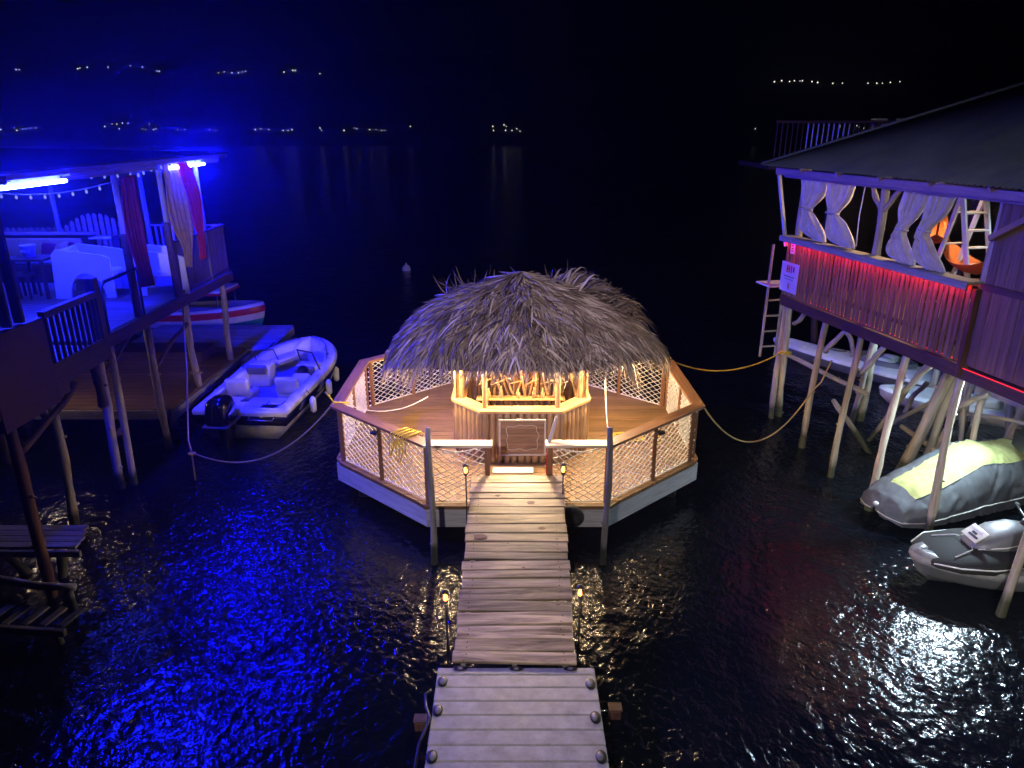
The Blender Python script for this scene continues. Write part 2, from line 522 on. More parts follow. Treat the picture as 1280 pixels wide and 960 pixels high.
lamp_v, lamp_f = lathe_geo([(0.25, -1.0), (0.7, -0.6), (0.95, 0.0), (0.7, 0.6), (0.25, 1.0)], 8)
town_mesh = make_mesh('town_light', lamp_v, lamp_f, M['town'], True)
town_hill_mesh = make_mesh('hill_light', lamp_v, lamp_f, M['town_hill'], True)
def town(px, py, label, group, k=1.0):
    lo, hi = 271.0, 640.0
    d = _ray(px, py)
    best = None
    y = lo
    while y < hi:
        p = at_y(px, py, y)
        if hill_z(p.x, y) + 1.0 >= p.z: best = p; break
        y += 1.5
    if best is None: best = at_y(px, py, 450)
    s = k * best.y / 900.0 * 0.68
    o = link('house_light', town_mesh if py > 130 else town_hill_mesh, T(best) @ Matrix.Diagonal((s, s, s, 1)))
    tag(o, label, 'light', group)
for x, y in [(20, 87), (24, 87), (97, 86), (100, 85), (109, 84), (135, 84), (163, 82), (178, 84), (196, 89), (199, 89), (273, 91), (280, 90), (290, 91), (298, 91), (303, 90), (307, 89), (355, 90), (366, 88), (369, 88), (400, 92)]:
    town(x, y, 'tiny white house light high on the dark hillside at left', 'lights high on the left hillside', random.uniform(.7, 1.2))
for x, y in [(1, 162), (18, 160), (21, 163), (28, 161), (32, 161), (38, 160), (45, 160), (131, 158), (140, 155), (146, 155), (153, 154), (160, 154), (149, 161), (178, 161), (182, 162), (187, 155), (192, 162), (195, 161), (222, 162), (231, 162), (262, 162), (270, 163), (319, 162), (326, 161), (336, 162), (354, 163), (360, 163), (365, 162), (400, 160), (402, 163), (430, 163), (443, 160), (446, 161), (462, 162), (470, 162), (477, 163), (481, 163), (513, 158), (616, 158), (617, 163), (630, 156), (633, 158), (632, 163), (640, 163), (646, 161), (650, 164)]:
    town(x, y, 'tiny white shore light along the far waterline at left and centre', 'lights along the far shore', random.uniform(.6, 1.2))
for x, y in [(968, 102), (977, 101), (987, 102), (993, 101), (1000, 101), (1003, 101), (1015, 102), (1022, 103), (1041, 104), (1053, 104), (1085, 104), (1096, 104), (1103, 104), (1113, 103), (1125, 102)]:
    town(x, y, 'tiny white house light in the row above the green pavilion roof', 'lights high on the right hillside', random.uniform(.7, 1.2))
for x, y in [(944, 161), (1050, 158), (1068, 159), (1071, 157), (1074, 159), (1080, 160)]:
    town(x, y, 'tiny white shore light behind the dark upper balcony', 'shore lights behind the right pavilion', random.uniform(.8, 1.3))

# ================================================================== FLOATING PLATFORM
DZ = 0.70
OCT = [(-1.42, 10.4), (1.60, 10.4), (3.50, 12.1), (3.50, 14.8), (1.60, 16.5), (-1.42, 16.5), (-3.30, 14.8), (-3.30, 12.1)]
def inset(poly, d):
    n = len(poly); out = []
    for i in range(n):
        p0, p1, p2 = (Vector(poly[(i + k) % n]) for k in (-1, 0, 1))
        e1 = (p1 - p0).normalized(); e2 = (p2 - p1).normalized()
        n1 = Vector((-e1.y, e1.x)); n2 = Vector((-e2.y, e2.x))
        b = (n1 + n2); b = b / b.dot(n1)
        out.append(p1 + b * d)
    return out
plat = thing('floating_platform', 'octagonal floating deck with brown top rails and white rope net sides', 'platform', (0.1, 13.45, 0.0))
inn = inset(OCT, 0.05)
for i in range(8):
    a, b = OCT[i], OCT[(i + 1) % 8]
    a2, b2 = inn[i], inn[(i + 1) % 8]
    V = [(a[0], a[1], .29), (b[0], b[1], .29), (b2[0], b2[1], .29), (a2[0], a2[1], .29), (a[0], a[1], .635), (b[0], b[1], .635), (b2[0], b2[1], .635), (a2[0], a2[1], .635)]
    V = [Vector(v) for v in V]; x = (V[1] - V[0]).normalized(); mw = frame_x(V[0], V[1], o=(V[0] + V[1]) / 2)
    inv = mw.inverted()
    solid('hull_board', [inv @ v for v in V], [(0, 1, 2, 3), (4, 5, 6, 7), (0, 1, 5, 4), (1, 2, 6, 5), (2, 3, 7, 6), (3, 0, 4, 7)], M['hull'], plat, world_m=mw)
for k, (x, y) in enumerate([(-2.2, 12.2), (-2.2, 14.6), (0.1, 11.6), (0.1, 15.2), (2.4, 12.2), (2.4, 14.6)]):
    lathe('float_drum', [(0.24, -0.7), (0.29, -0.66), (0.29, 0.66), (0.24, 0.7)], (x, y, 0.12), M['black'], plat, 14, rot=Matrix.Rotation(PI / 2, 4, 'Y'))
def oct_x(y):
    xs = []
    for i in range(8):
        (x0, y0), (x1, y1) = OCT[i], OCT[(i + 1) % 8]
        if (y0 - y) * (y1 - y) <= 0 and abs(y1 - y0) > 1e-6:
            xs.append(x0 + (x1 - x0) * (y - y0) / (y1 - y0))
    return min(xs), max(xs)
yy = 10.36
PW = 0.205
while yy < 16.5:
    y0, y1 = max(yy, 10.4005) - (0.03 if yy < 10.4 else 0), min(yy + PW - 0.008, 16.4995)
    a0, a1 = oct_x(max(y0, 10.4005)); b0, b1 = oct_x(y1)
    V = [(a0 - .02, y0, .637), (a1 + .02, y0, .637), (b1 + .02, y1, .637), (b0 - .02, y1, .637)]
    V += [(v[0], v[1], DZ + random.uniform(-.003, .003)) for v in V]
    solid('deck_plank', V, [(0, 1, 2, 3), (4, 5, 6, 7), (0, 1, 5, 4), (1, 2, 6, 5), (2, 3, 7, 6), (3, 0, 4, 7)], M['deck'], plat)
    yy += PW
# railing
RZ = 1.80
RO, RI = inset(OCT, -0.03), inset(OCT, 0.19)
RM = inset(OCT, 0.09)
GL, GR = -0.40, 0.62      # gate opening
def rail_piece(o0, o1, i1, i0, mat, z=RZ):
    V = [Vector((p[0], p[1], z - 0.045)) for p in (o0, o1, i1, i0)] + [Vector((p[0], p[1], z)) for p in (o0, o1, i1, i0)]
    mw = frame_x(V[0], V[1], o=(V[0] + V[1]) / 2); inv = mw.inverted()
    return solid('top_rail', [inv @ v for v in V], [(0, 1, 2, 3), (4, 5, 6, 7), (0, 1, 5, 4), (1, 2, 6, 5), (2, 3, 7, 6), (3, 0, 4, 7)], mat, plat, world_m=mw)
for i in range(1, 8):
    rail_piece(RO[i], RO[(i + 1) % 8], RI[(i + 1) % 8], RI[i], M['rail'])
rail_piece(RO[0], (GL + .08, RO[0][1]), (GL + .08, RI[0][1]), RI[0], M['pale_lit'])  # front rails are paler than the others: lamplight put into the wood colour
rail_piece((GR - .08, RO[0][1]), RO[1], RI[1], (GR - .08, RI[0][1]), M['pale_lit'])

def rpost(x, y, z0=DZ, z1=RZ - 0.045, w=0.085, mat=None):
    return beam('rail_post', (x, y, z0), (x, y, z1), w, w, mat or M['rail'], plat)
def net(a, b, z0=DZ + 0.03, z1=RZ - 0.06, slack=0.0):
    a, b = Vector(a), Vector(b); L = (b - a).length; e = (b - a) / L; nn = Vector((-e.y, e.x))
    nc = max(3, round(L / 0.175)); w = L / nc; nr = 9
    V, Fc = [], []
    cache = {}
    def node(i, j):
        if (i, j) not in cache:
            u = i * w; z = z1 - (z1 - z0) * j / nr
            sagf = slack * math.sin(PI * min(1, max(0, u / L)))
            z -= sagf * (1 - j / nr) * 0.9
            o = nn * (0.03 * math.sin(3 * u + j) * slack * 4)
            jx = random.uniform(-.016, .016)
            cache[(i, j)] = Vector((a.x + e.x * (u + jx) + o.x, a.y + e.y * (u + jx) + o.y, z + random.uniform(-.008, .008)))
        return cache[(i, j)]
    for k in range(nc):
        for side in (0, 1):
            pts = []
            for j in range(nr + 1):
                i = k + ((j + side) % 2)
                if side == 1 and False: pass
                pts.append(node(i, j))
            V2, F2 = tube_geo(pts, [0.0125] * len(pts), 4, cap=False)
            o = len(V); V += V2; Fc += [tuple(q + o for q in f) for f in F2]
    for zz, rr in ((z1, .012), (z0, .012)):
        pts = [Vector((a.x + e.x * L * q / 8, a.y + e.y * L * q / 8, zz - (slack * .9 * math.sin(PI * q / 8) if zz == z1 else 0))) for q in range(9)]
        V2, F2 = tube_geo(pts, [rr] * 9, 5); o = len(V); V += V2; Fc += [tuple(q + o for q in f) for f in F2]
    # knots
    for (i, j), p in cache.items():
        o = len(V)
        r = 0.02
        V += [p + Vector(d) * r for d in ((1, 0, 0), (-1, 0, 0), (0, 1, 0), (0, -1, 0), (0, 0, 1), (0, 0, -1))]
        Fc += [(o, o + 2, o + 4), (o + 2, o + 1, o + 4), (o + 1, o + 3, o + 4), (o + 3, o, o + 4), (o + 2, o, o + 5), (o + 1, o + 2, o + 5), (o + 3, o + 1, o + 5), (o, o + 3, o + 5)]
    c = sum(V, Vector()) / len(V)
    tag(link('rope_net', make_mesh('rope_net', [v - c for v in V], Fc, M['rope'], True), T(c), plat), kind='stuff')
for i in range(8):
    a, b = Vector(RM[i]), Vector(RM[(i + 1) % 8])
    if i == 0:
        rpost(GL, a.y); rpost(GR, a.y)
        net((a.x + .05, a.y), (GL - .05, a.y), slack=0.12); net((GR + .05, a.y), (b.x - .05, a.y), slack=0.12)
        rpost(a.x + .0, a.y, w=.09); rpost(b.x, b.y, w=.09)
        continue
    L = (b - a).length; k = 2
    e = (b - a) / L
    for j in range(k):
        q0 = a + e * (L * j / k); q1 = a + e * (L * (j + 1) / k)
        net(q0 + e * .06, q1 - e * .06, slack=0.02)
        if j > 0: rpost(q0.x, q0.y, w=.075)
    if i >= 2:
        rpost((a + e * .09).x, (a + e * .09).y, w=.08); 
        f = (Vector(RM[i]) - Vector(RM[i - 1])).normalized()
        q = a - f * .13; rpost(q.x, q.y, w=.08)
# small black lamps clipped on the mid posts
for x, y in ((0.5 * (RM[7][0] + RM[0][0]), 0.5 * (RM[7][1] + RM[0][1])), (0.5 * (RM[1][0] + RM[2][0]), 0.5 * (RM[1][1] + RM[2][1]))):
    sx = -1 if x < 0 else 1
    box('clip_lamp', (x + .07 * sx, y - .08, RZ - .16), (.13, .09, .05), M['black'], plat, rz=.5 * sx)
# white stick standing at the gate and red strap on the gate post
beam('gate_bar', (GR - .02, RM[0][1], RZ + .002), (GR + .12, RM[0][1] + .35, RZ + .30), .05, .05, M['pale_lit'], plat)
beam('red_strap', (GR - .055, RM[0][1] - .03, .95), (GR - .055, RM[0][1] - .03, 1.60), .02, .035, M['redp'], plat)

# ================================================================== TIKI BAR
BC = Vector((0.17, 13.4))
bar = thing('tiki_bar', 'tiki bar with bamboo front and shaggy grey palm thatch roof on the floating deck', 'bar', (BC.x, BC.y, DZ))
BO = [(-.72, -1.38), (.72, -1.38), (1.24, -.80), (1.24, .80), (.72, 1.38), (-.72, 1.38), (-1.24, .80), (-1.24, -.80)]
BO = [(BC.x + x, BC.y + y) for x, y in BO]
CZ = 1.70
prof = []
for k in range(13):
    z = (CZ - DZ) * k / 12
    prof.append((0.066 + (0.007 if k in (4, 9) else 0), z))
bv, bf = lathe_geo(prof, 10)
rot_x = Matrix.Rotation(PI / 2, 4, 'Y')
cane = make_mesh('cane', [Vector((v.z, v.y, -v.x)) for v in bv], bf, M['bamboo'], True)
up_m = frame_x((0, 0, 0), (0, 0, 1))
for i in range(8):
    a, b = Vector(BO[i]), Vector(BO[(i + 1) % 8]); L = (b - a).length; n = round(L / 0.128)
    for k in range(n):
        p = a.lerp(b, (k + .5) / n)
        s = random.uniform(.93, 1.03)
        link('bamboo_cane', cane, T(p.x, p.y, DZ + .002) @ up_m @ Matrix.Rotation(random.uniform(0, 6), 4, 'X') @ Matrix.Diagonal((1, s, s, 1)), bar)
prism('inner_wall', inset(BO, .09), DZ + .003, DZ + .03, M['ply'], bar)
# counter ring
co, ci = inset(BO, -.08), inset(BO, .20)
for i in range(8):
    if i in (4,): continue
    o0, o1, i1, i0 = co[i], co[(i + 1) % 8], ci[(i + 1) % 8], ci[i]
    V = [Vector((p[0], p[1], CZ + .003)) for p in (o0, o1, i1, i0)] + [Vector((p[0], p[1], CZ + .05)) for p in (o0, o1, i1, i0)]
    mw = frame_x(V[0], V[1], o=(V[0] + V[1]) / 2); inv = mw.inverted()
    solid('counter_top', [inv @ v for v in V], [(0, 1, 2, 3), (4, 5, 6, 7), (0, 1, 5, 4), (1, 2, 6, 5), (2, 3, 7, 6), (3, 0, 4, 7)], M['ply'], bar, world_m=mw)
# sign panel on the front
sgx, sgz, sgy = BC.x + 0.02, 1.24, BC.y - 1.38 - .085
sign = box('sign_board', (sgx, sgy, sgz), (.80, .03, .66), M['slat'], bar)
for dx, dz, w, h in ((0, .345, .86, .035), (0, -.345, .86, .035), (-.415, 0, .035, .655), (.415, 0, .035, .655)):
    box('sign_frame', (sgx + dx, sgy - .012, sgz + dz), (w, .04, h), M['pale_lit'], sign)
pts = []
for k in range(64):
    a = 2 * PI * k / 64
    ca, sa = math.cos(a), math.sin(a)
    q = 1 / max(abs(ca), abs(sa)) ** 0.82
    wv = 1 + 0.05 * math.sin(8 * a) + 0.03 * math.sin(5 * a + 1)
    pts.append(Vector((sgx + .29 * ca * q * wv * .98, sgy - .021, sgz + .24 * sa * q * wv)))
tube('carved_outline', pts, .007, M['pale_lit'], sign, seg=5, closed=True)
# roof posts
for i in range(8):
    p = inset(BO, .12)[i]
    tube('roof_post', [(p[0], p[1], DZ), (p[0], p[1], 1.8), (p[0], p[1], 2.95)], .05, M['bamboo'], bar, 10)
# golden side panels and a back wall of crossed bamboo
for sx in (-1, 1):
    box('side_panel', (BC.x + sx * 1.16, BC.y - .35, 2.08), (.03, .95, .68), M['ply'], bar, rz=sx * .18)
box('back_panel', (BC.x, BC.y - .28, 1.78), (1.9, .03, 1.5), M['dark'], bar)
for k in range(22):
    x = BC.x - .85 + 1.7 * (k + random.uniform(.2, .8)) / 22
    tl = random.choice((0, 0, 0, .25, -.25, .4, -.4)) + random.uniform(-.05, .05)
    yq = BC.y - .33 - .045 * (k % 3) - .01
    tube('bamboo_stick', [(x - tl * .45, yq, 1.35), (x, yq - .003, 1.8), (x + tl * .45, yq, 2.32)], random.uniform(.018, .03), M['bamboo'], bar, 7)
for k, x in enumerate((-.72, -.45, -.1, .2, .5, .78)):
    yq = BC.y - .52
    tube('shelf_stick', [(BC.x + x - .12, yq, 1.9 + .02 * k % .05), (BC.x + x + .14, yq - .02, 2.05 - .02 * (k % 3))], .016, M['bamboo'], bar, 7)
box('back_shelf', (BC.x, BC.y - .56, 1.66), (1.7, .22, .03), M['ply'], bar)
for k, (x, h) in enumerate(((-.62, .2), (-.38, .24), (-.05, .18), (.25, .22), (.42, .2), (.66, .24))):
    o = lathe('bottle', [(.035, 0), (.04, .01), (.04, h * .55), (.015, h * .72), (.015, h)], (BC.x + x, BC.y - .58, 1.6755), M['bamboo'] if k % 2 else M['cushion'], None, 10)
    tag(o, 'small bottle on the bar back shelf, %s' % ('leftmost of six', 'second from the left', 'third from the left', 'third from the right', 'second from the right', 'rightmost of six')[k], 'bottle', 'bottles on the bar shelf')
# thatch
AP = Vector((0.18, 13.45, 3.98)); RX, RYF, RYB = 2.78, 2.15, 2.3
def thatch_pt(th, t):
    c, s = np.cos(th), np.sin(th)
    ry = np.where(s < 0, RYF, RYB)
    e = 1.30 + 0.34 * np.abs(c) ** 1.5                      # the sides hang lower than the front
    drop = e * (0.66 * t + 0.34 * np.power(np.clip(t, 0, None), 3.6))
    tt = np.where(t > 1, 1 + (t - 1) * 0.45, t)
    tt = tt * (1 + .035 * np.sin(3 * th + .6) + .03 * np.sin(5 * th + 2) + .018 * np.sin(11 * th))
    drop = drop + t * (.05 * np.sin(4 * th + 1.0) + .035 * np.sin(9 * th)) + .05 * np.sin(7 * t + 2 * th) * t
    return np.stack([AP.x + RX * tt * c, AP.y + ry * tt * s, AP.z - drop], -1)
base_v, base_f = [Vector(AP) - Vector((0, 0, .05))], []
for j in range(1, 9):
    for k in range(40):
        p = thatch_pt(np.array(2 * PI * k / 40), np.array(j / 8 * .95)); base_v.append(Vector(p) - Vector((0, 0, .06)))
for k in range(40): base_f.append((0, 1 + k, 1 + (k + 1) % 40))
for j in range(7):
    for k in range(40):
        a = 1 + j * 40 + k; b = 1 + j * 40 + (k + 1) % 40
        base_f.append((a, a + 40, b + 40, b))
def thatch_mat():
    m, t, b = nt('dry_palm_thatch')
    at = N(t, 'Attribute', attribute_name='blade')
    rp = N(t, 'ValToRGB')
    rp.color_ramp.elements[0].color = (0.055, 0.04, 0.028, 1); rp.color_ramp.elements[1].color = (0.60, 0.50, 0.39, 1)
    el = rp.color_ramp.elements.new(.5); el.color = (0.22, 0.165, 0.115, 1)
    t.links.new(at.outputs['Fac'], rp.inputs[0]); t.links.new(rp.outputs[0], b.inputs['Base Color'])
    b.inputs['Roughness'].default_value = 0.6; b.inputs['Specular IOR Level'].default_value = 0.35
    return m
M['thatch'] = thatch_mat()
solid('thatch_lining', base_v, base_f, M['dark'], bar, smooth=True)
def thatch(name, th, t0, ln, lift, wid, yaw, curl, parent, tone=None):
    n = len(th); S = 5
    t = [t0 + ln * k / (S - 1) for k in range(S)]
    P = []
    for k in range(S):
        f = k / (S - 1)
        p = thatch_pt(th + yaw * f * ln / np.maximum(t[k], .12), t[k])
        p[:, 2] += 0.02 + lift * np.sin(f * 2.2) + curl * f * f
        P.append(p)
    P = np.stack(P, 1)                                  # n,S,3
    dirv = P[:, -1] - P[:, 0]
    up = np.tile(np.array([0, 0, 1.0]), (n, 1)) + rng.normal(0, .5, (n, 3))
    side = np.cross(dirv, up); side /= np.linalg.norm(side, axis=1, keepdims=True) + 1e-9
    w = np.array([.55, 1, .9, .6, .08])[None, :, None] * wid[:, None, None] * .5
    A = P - side[:, None, :] * w; B = P + side[:, None, :] * w
    A[:, 1:4, 2] += 0.004
    V = np.stack([A, B], 2).reshape(-1, 3)
    q = []
    for k in range(S - 1):
        q.append(np.stack([np.arange(n) * 2 * S + 2 * k + d for d in (0, 1, 3, 2)], -1))
    Fq = np.concatenate(q, 0)
    c = V.mean(0)
    m = bpy.data.meshes.new(name)
    m.vertices.add(len(V)); m.vertices.foreach_set('co', (V - c).astype(np.float32).ravel())
    m.loops.add(Fq.size); m.loops.foreach_set('vertex_index', Fq.astype(np.int32).ravel())
    m.polygons.add(len(Fq)); m.polygons.foreach_set('loop_start', np.arange(0, Fq.size, 4, dtype=np.int32))
    m.update(calc_edges=True); m.materials.append(M['thatch'])
    at = m.attributes.new('blade', 'FLOAT', 'POINT')
    at.data.foreach_set('value', np.repeat(rng.beta(2, 2, n) if tone is None else tone, 2 * S).astype(np.float32))
    o = link(name, m, T(Vector(c)), parent); tag(o, kind='stuff')
    return o
def clumped(n, t_lo, t_hi, ncl, spread=.05):
    """blades grow in clumps: each clump is one frond with its own lift, lean and tone"""
    ct = rng.uniform(t_lo, t_hi, ncl); ca = rng.uniform(0, 2 * PI, ncl)
    k = rng.integers(0, ncl, n)
    th_ = ca[k] + rng.normal(0, spread, n) / np.maximum(ct[k], .15)
    t_ = np.clip(ct[k] + rng.normal(0, .03, n), 0.0, t_hi)
    return th_, t_, rng.uniform(0, .10, ncl)[k], rng.normal(0, .42, ncl)[k], rng.normal(0, .05, ncl)[k], np.clip(rng.normal(.5, .2, ncl)[k] + rng.normal(0, .16, n), 0, 1)
for t_lo, t_hi, n, ncl in ((0.0, .16, 420, 60), (.12, .40, 1100, 60), (.32, .58, 1900, 100), (.48, .72, 2600, 130), (.62, .83, 3300, 160)):
    th_, t_, li, ya, cu, tn = clumped(n, t_lo, t_hi, ncl)
    li = li * np.clip(t_ * 3, .1, 1)
    thatch('thatch_layer', th_, t_, rng.uniform(.13, .27, n), li * rng.uniform(.3, 1.2, n), rng.uniform(.016, .052, n), ya + rng.normal(0, .25, n), cu + rng.normal(0, .05, n), bar, tn)
n = 900      # the thicker lobe at the rear right
thatch('thatch_lobe', rng.normal(.48, .2, n), rng.uniform(.34, .74, n), rng.uniform(.14, .26, n), rng.uniform(.14, .40, n), rng.uniform(.016, .05, n), rng.normal(0, .35, n), rng.normal(.06, .08, n), bar)
n = 2600
th_, t_, li, ya, cu, tn = clumped(n, .80, .92, 150, .07)
thatch('thatch_fringe', th_, t_, rng.uniform(.07, .19, n), li * rng.uniform(.2, 1, n), rng.uniform(.012, .036, n), ya + rng.normal(0, .35, n), rng.normal(0, .06, n), bar, tn)
n = 170      # loose tufts standing up along the back edge
th = np.concatenate([rng.normal(.66, .2, 130), rng.normal(2.35, .2, 40)])
thatch('thatch_tuft', th, rng.uniform(.42, .66, n), rng.uniform(.1, .2, n), rng.uniform(.05, .14, n), rng.uniform(.014, .036, n), rng.normal(0, .9, n), rng.uniform(.15, .58, n), bar)
n = 160      # a loose drooping frond at the front left and right
th = np.concatenate([rng.normal(3.95, .05, 90), rng.normal(5.55, .04, 70)])
thatch('loose_frond', th, rng.uniform(.88, .95, n), rng.uniform(.14, .26, n), rng.uniform(0, .03, n), rng.uniform(.01, .022, n), rng.normal(0, .25, n), rng.normal(0, .05, n), bar)
# warm bulbs under the eave
bulb_v, bulb_f = lathe_geo([(.012, .075), (.02, .05), (.042, .02), (.048, -.01), (.035, -.04), (.012, -.055)], 12)
bulb_mesh = make_mesh('bulb', bulb_v, bulb_f, M['bulb'], True)
dim_mesh = make_mesh('bulb', bulb_v, bulb_f, M['dim_bulb'], True)
for x, y, z, lb in ((-1.30, 12.3, 2.58, 'front left'), (1.60, 12.35, 2.64, 'front right'), (.15, 12.75, 2.42, 'middle'), (-1.7, 14.3, 2.35, 'rear left'), (2.0, 14.3, 2.35, 'rear right')):
    p = thing('pendant_bulb', 'warm bulb hanging under the %s eave of the thatch roof' % lb, 'bulb', (x, y, z), 'bulbs under the thatch')
    link('bulb', bulb_mesh if lb != 'middle' else dim_mesh, T(x, y, z) @ (Matrix.Diagonal((1.6, 1.6, 1.3, 1)) if lb.startswith('front') else Matrix.Identity(4)), p)
    lathe('socket', [(.02, .0), (.022, .05), (.01, .07)], (x, y, z + .076), M['black'], p, 10)
    tube('cord', [(x, y, z + .145), (x, y, 2.85)], .006, M['black'], p, 5)

rf = thing('added_ramp_light', 'added warm fill light under the front eave, brightening the ramp', 'lamp', (.15, 11.95, 2.74))  # added unseen light, standing in for the glare of the front bulbs
fm = T(.15, 11.95, 2.74) @ (Vector((.1, 8.6, .8)) - Vector((.15, 11.95, 2.74))).to_track_quat('-Z', 'Y').to_matrix().to_4x4()
link('housing', box_mesh(.24, .16, .05, M['black'], .008), fm @ T(0, 0, .03), rf)
link('lamp_face', box_mesh(.20, .12, .006, M['ramp_fill'], .002), fm, rf)
tube('bracket', [fm @ Vector((0, 0, .05)), fm @ Vector((0, 0, .05)) + Vector((0, .1, .2))], .012, M['black'], rf, 6)

# ================================================================== RAMP, DOCK, TORCHES
ramp = thing('boardwalk_ramp', 'weathered plank ramp leading up to the floating bar', 'ramp', (0.05, 8.6, 0.0))
A0, A1 = Vector((0.03, 6.93, 0.50)), Vector((0.085, 10.45, 1.22))
ns = 19
rdir = (A1 - A0).normalized(); rl = (A1 - A0).length
rup = Vector((1, 0, 0)).cross(rdir)
ramp_rot = Matrix((Vector((1, 0, 0)), rdir, rup)).transposed().to_4x4()
nail_m = make_mesh('nail_head', *lathe_geo([(.009, -.002), (.009, .001), (.005, .002)], 6), M['rubber'])
knot_m = make_mesh('wood_knot', *lathe_geo([(.042, -.002), (.040, .0008), (.030, .0016), (.012, .0010)], 14), M['dark'], True)
pwid = [random.uniform(.75, 1.25) for _ in range(ns)]
pwid = [w * rl / sum(pwid) for w in pwid]
for k in range(ns):
    c = A0 + rdir * (sum(pwid[:k]) + pwid[k] / 2)
    tw = random.uniform(-.02, .02)
    p0 = c + Vector((-.745 + random.uniform(-.015, .015), tw, random.uniform(-.006, .006))); p1 = c + Vector((.745 + random.uniform(-.015, .015), -tw, random.uniform(-.006, .006)))
    pk = beam('plank', p0, p1, pwid[k] - random.uniform(.004, .022), .045, M['ramp'], ramp, bev=.008, up=rup)
    for sx in (-.60, .60):
        for q in (-.045, .045):
            link('nail_head', nail_m, T(c + Vector((sx + random.uniform(-.02, .02), 0, 0)) + rdir * (q + random.uniform(-.01, .01)) + rup * .0235) @ ramp_rot, pk)
    if k in (4, 11, 12, 15, 16):
        xk = {4: .12, 11: -.52, 12: .38, 15: .22, 16: -.3}[k]; sc_ = {4: .7, 11: 1.5, 12: .8, 15: 1.0, 16: .6}[k]
        link('wood_knot', knot_m, T(c + Vector((xk, 0, 0)) + rup * .0232) @ ramp_rot @ Matrix.Diagonal((1.6 * sc_, sc_, 1, 1)), pk)
for x in (-.62, 0, .62):
    o = Vector((x, 0, 0)) - rup * .095
    beam('stringer', A0 + o, A1 + o, .06, .14, M['pole'], ramp, up=rup)
for x in (-.6, .6):
    beam('trestle_leg', (x + .08, 10.52, DZ), (x + .08, 10.52, 1.12), .09, .09, M['rail'], ramp)
beam('step_board', (-.32, 10.60, 1.235), (.35, 10.60, 1.235), .2, .03, M['pale_lit'], ramp)

dock = thing('plastic_dock', 'ribbed grey plastic floating dock section at the foot of the ramp', 'dock', (0.05, 5.6, 0.0))
dx0, dx1, dy0, dy1, dz = -.89, .99, 4.3, 6.9, .47
prism('float_body', [(dx0 + .03, dy0), (dx1 - .03, dy0), (dx1 - .03, dy1 - .03), (dx0 + .03, dy1 - .03)], .03, dz - .06, M['plastic'], dock)
for x in (dx0, dx1):
    sx = 1 if x < 0 else -1
    box('edge_skirt', (x + sx * .04, (dy0 + dy1) / 2, dz - .12), (.06, dy1 - dy0 - .04, .16), M['plastic'], dock, bev=.02)
y = dy1
first = True
while y > dy0:
    w = .12 if first else .205
    box('tread', ((dx0 + dx1) / 2, y - w / 2, dz - .03 + random.uniform(-.002, .002)), (dx1 - dx0, w - .005, .07), M['plastic'], dock, bev=.012)
    y -= w; first = False
sock_v, sock_f = lathe_geo([(.060, 0), (.075, .004), (.070, .006), (.045, .0065)], 16)
sock_m = make_mesh('cleat_pocket', sock_v, sock_f, M['black'], True)
knob_v, knob_f = lathe_geo([(.045, 0), (.050, .012), (.042, .026), (.02, .032)], 12)
knob_m = make_mesh('cleat_knob', knob_v, knob_f, M['greyvinyl'], True)
for x, y in ((-.62, dy1 - .03), (.05, dy1 - .03), (.70, dy1 - .03), (dx0 + .075, 6.66), (dx0 + .06, 6.22), (dx0 + .06, 5.6), (dx1 - .075, 6.62), (dx1 - .07, 6.12), (dx1 - .07, 5.6), (dx0 + .07, 5.0), (dx1 - .07, 5.0)):
    far = y > dy1 - .1
    s = link('cleat_pocket', sock_m, T(x, y, dz + .0085) @ Matrix.Diagonal((1.15, .55, 1, 1) if far else (.8, 1.25, 1, 1)), dock)
    link('cleat_knob', knob_m, T(x + (.012 if x < 0 else -.012) * (not far), y, dz + .008) @ Matrix.Diagonal((.7, .5, .5, 1) if far else (.75, 1.15, 1, 1)), s)
for x, y, lb in ((-1.06, 6.45, 'left'), (1.22, 6.62, 'right')):
    st = thing('mooring_stub', 'short square brown post at the %s of the plastic dock' % lb, 'post', (x, y, -.4), 'posts beside the plastic dock')
    beam('shaft', (x, y, -.4), (x, y, .12), .14, .11, M['dark'], st, bev=.012)
    box('cap', (x, y, .136), (.16, .13, .03), M['dark'], st)
    tube('tie_rod', [(x - .18 * (1 if x > 0 else -1), y, .08), (x - .03, y, .08)], .012, M['chrome'], st, 6)
tag(tube('dock_line', [(-.93, 6.55, .46), (-1.0, 6.5, .44), (-.97, 6.3, .47), (-.9, 6.1, .5), (-.99, 5.8, .43), (-1.0, 5.4, .40), (-1.02, 5.0, .30)], .018, M['black'], None, 7), 'dark rope lying along the left edge of the plastic dock', 'rope')

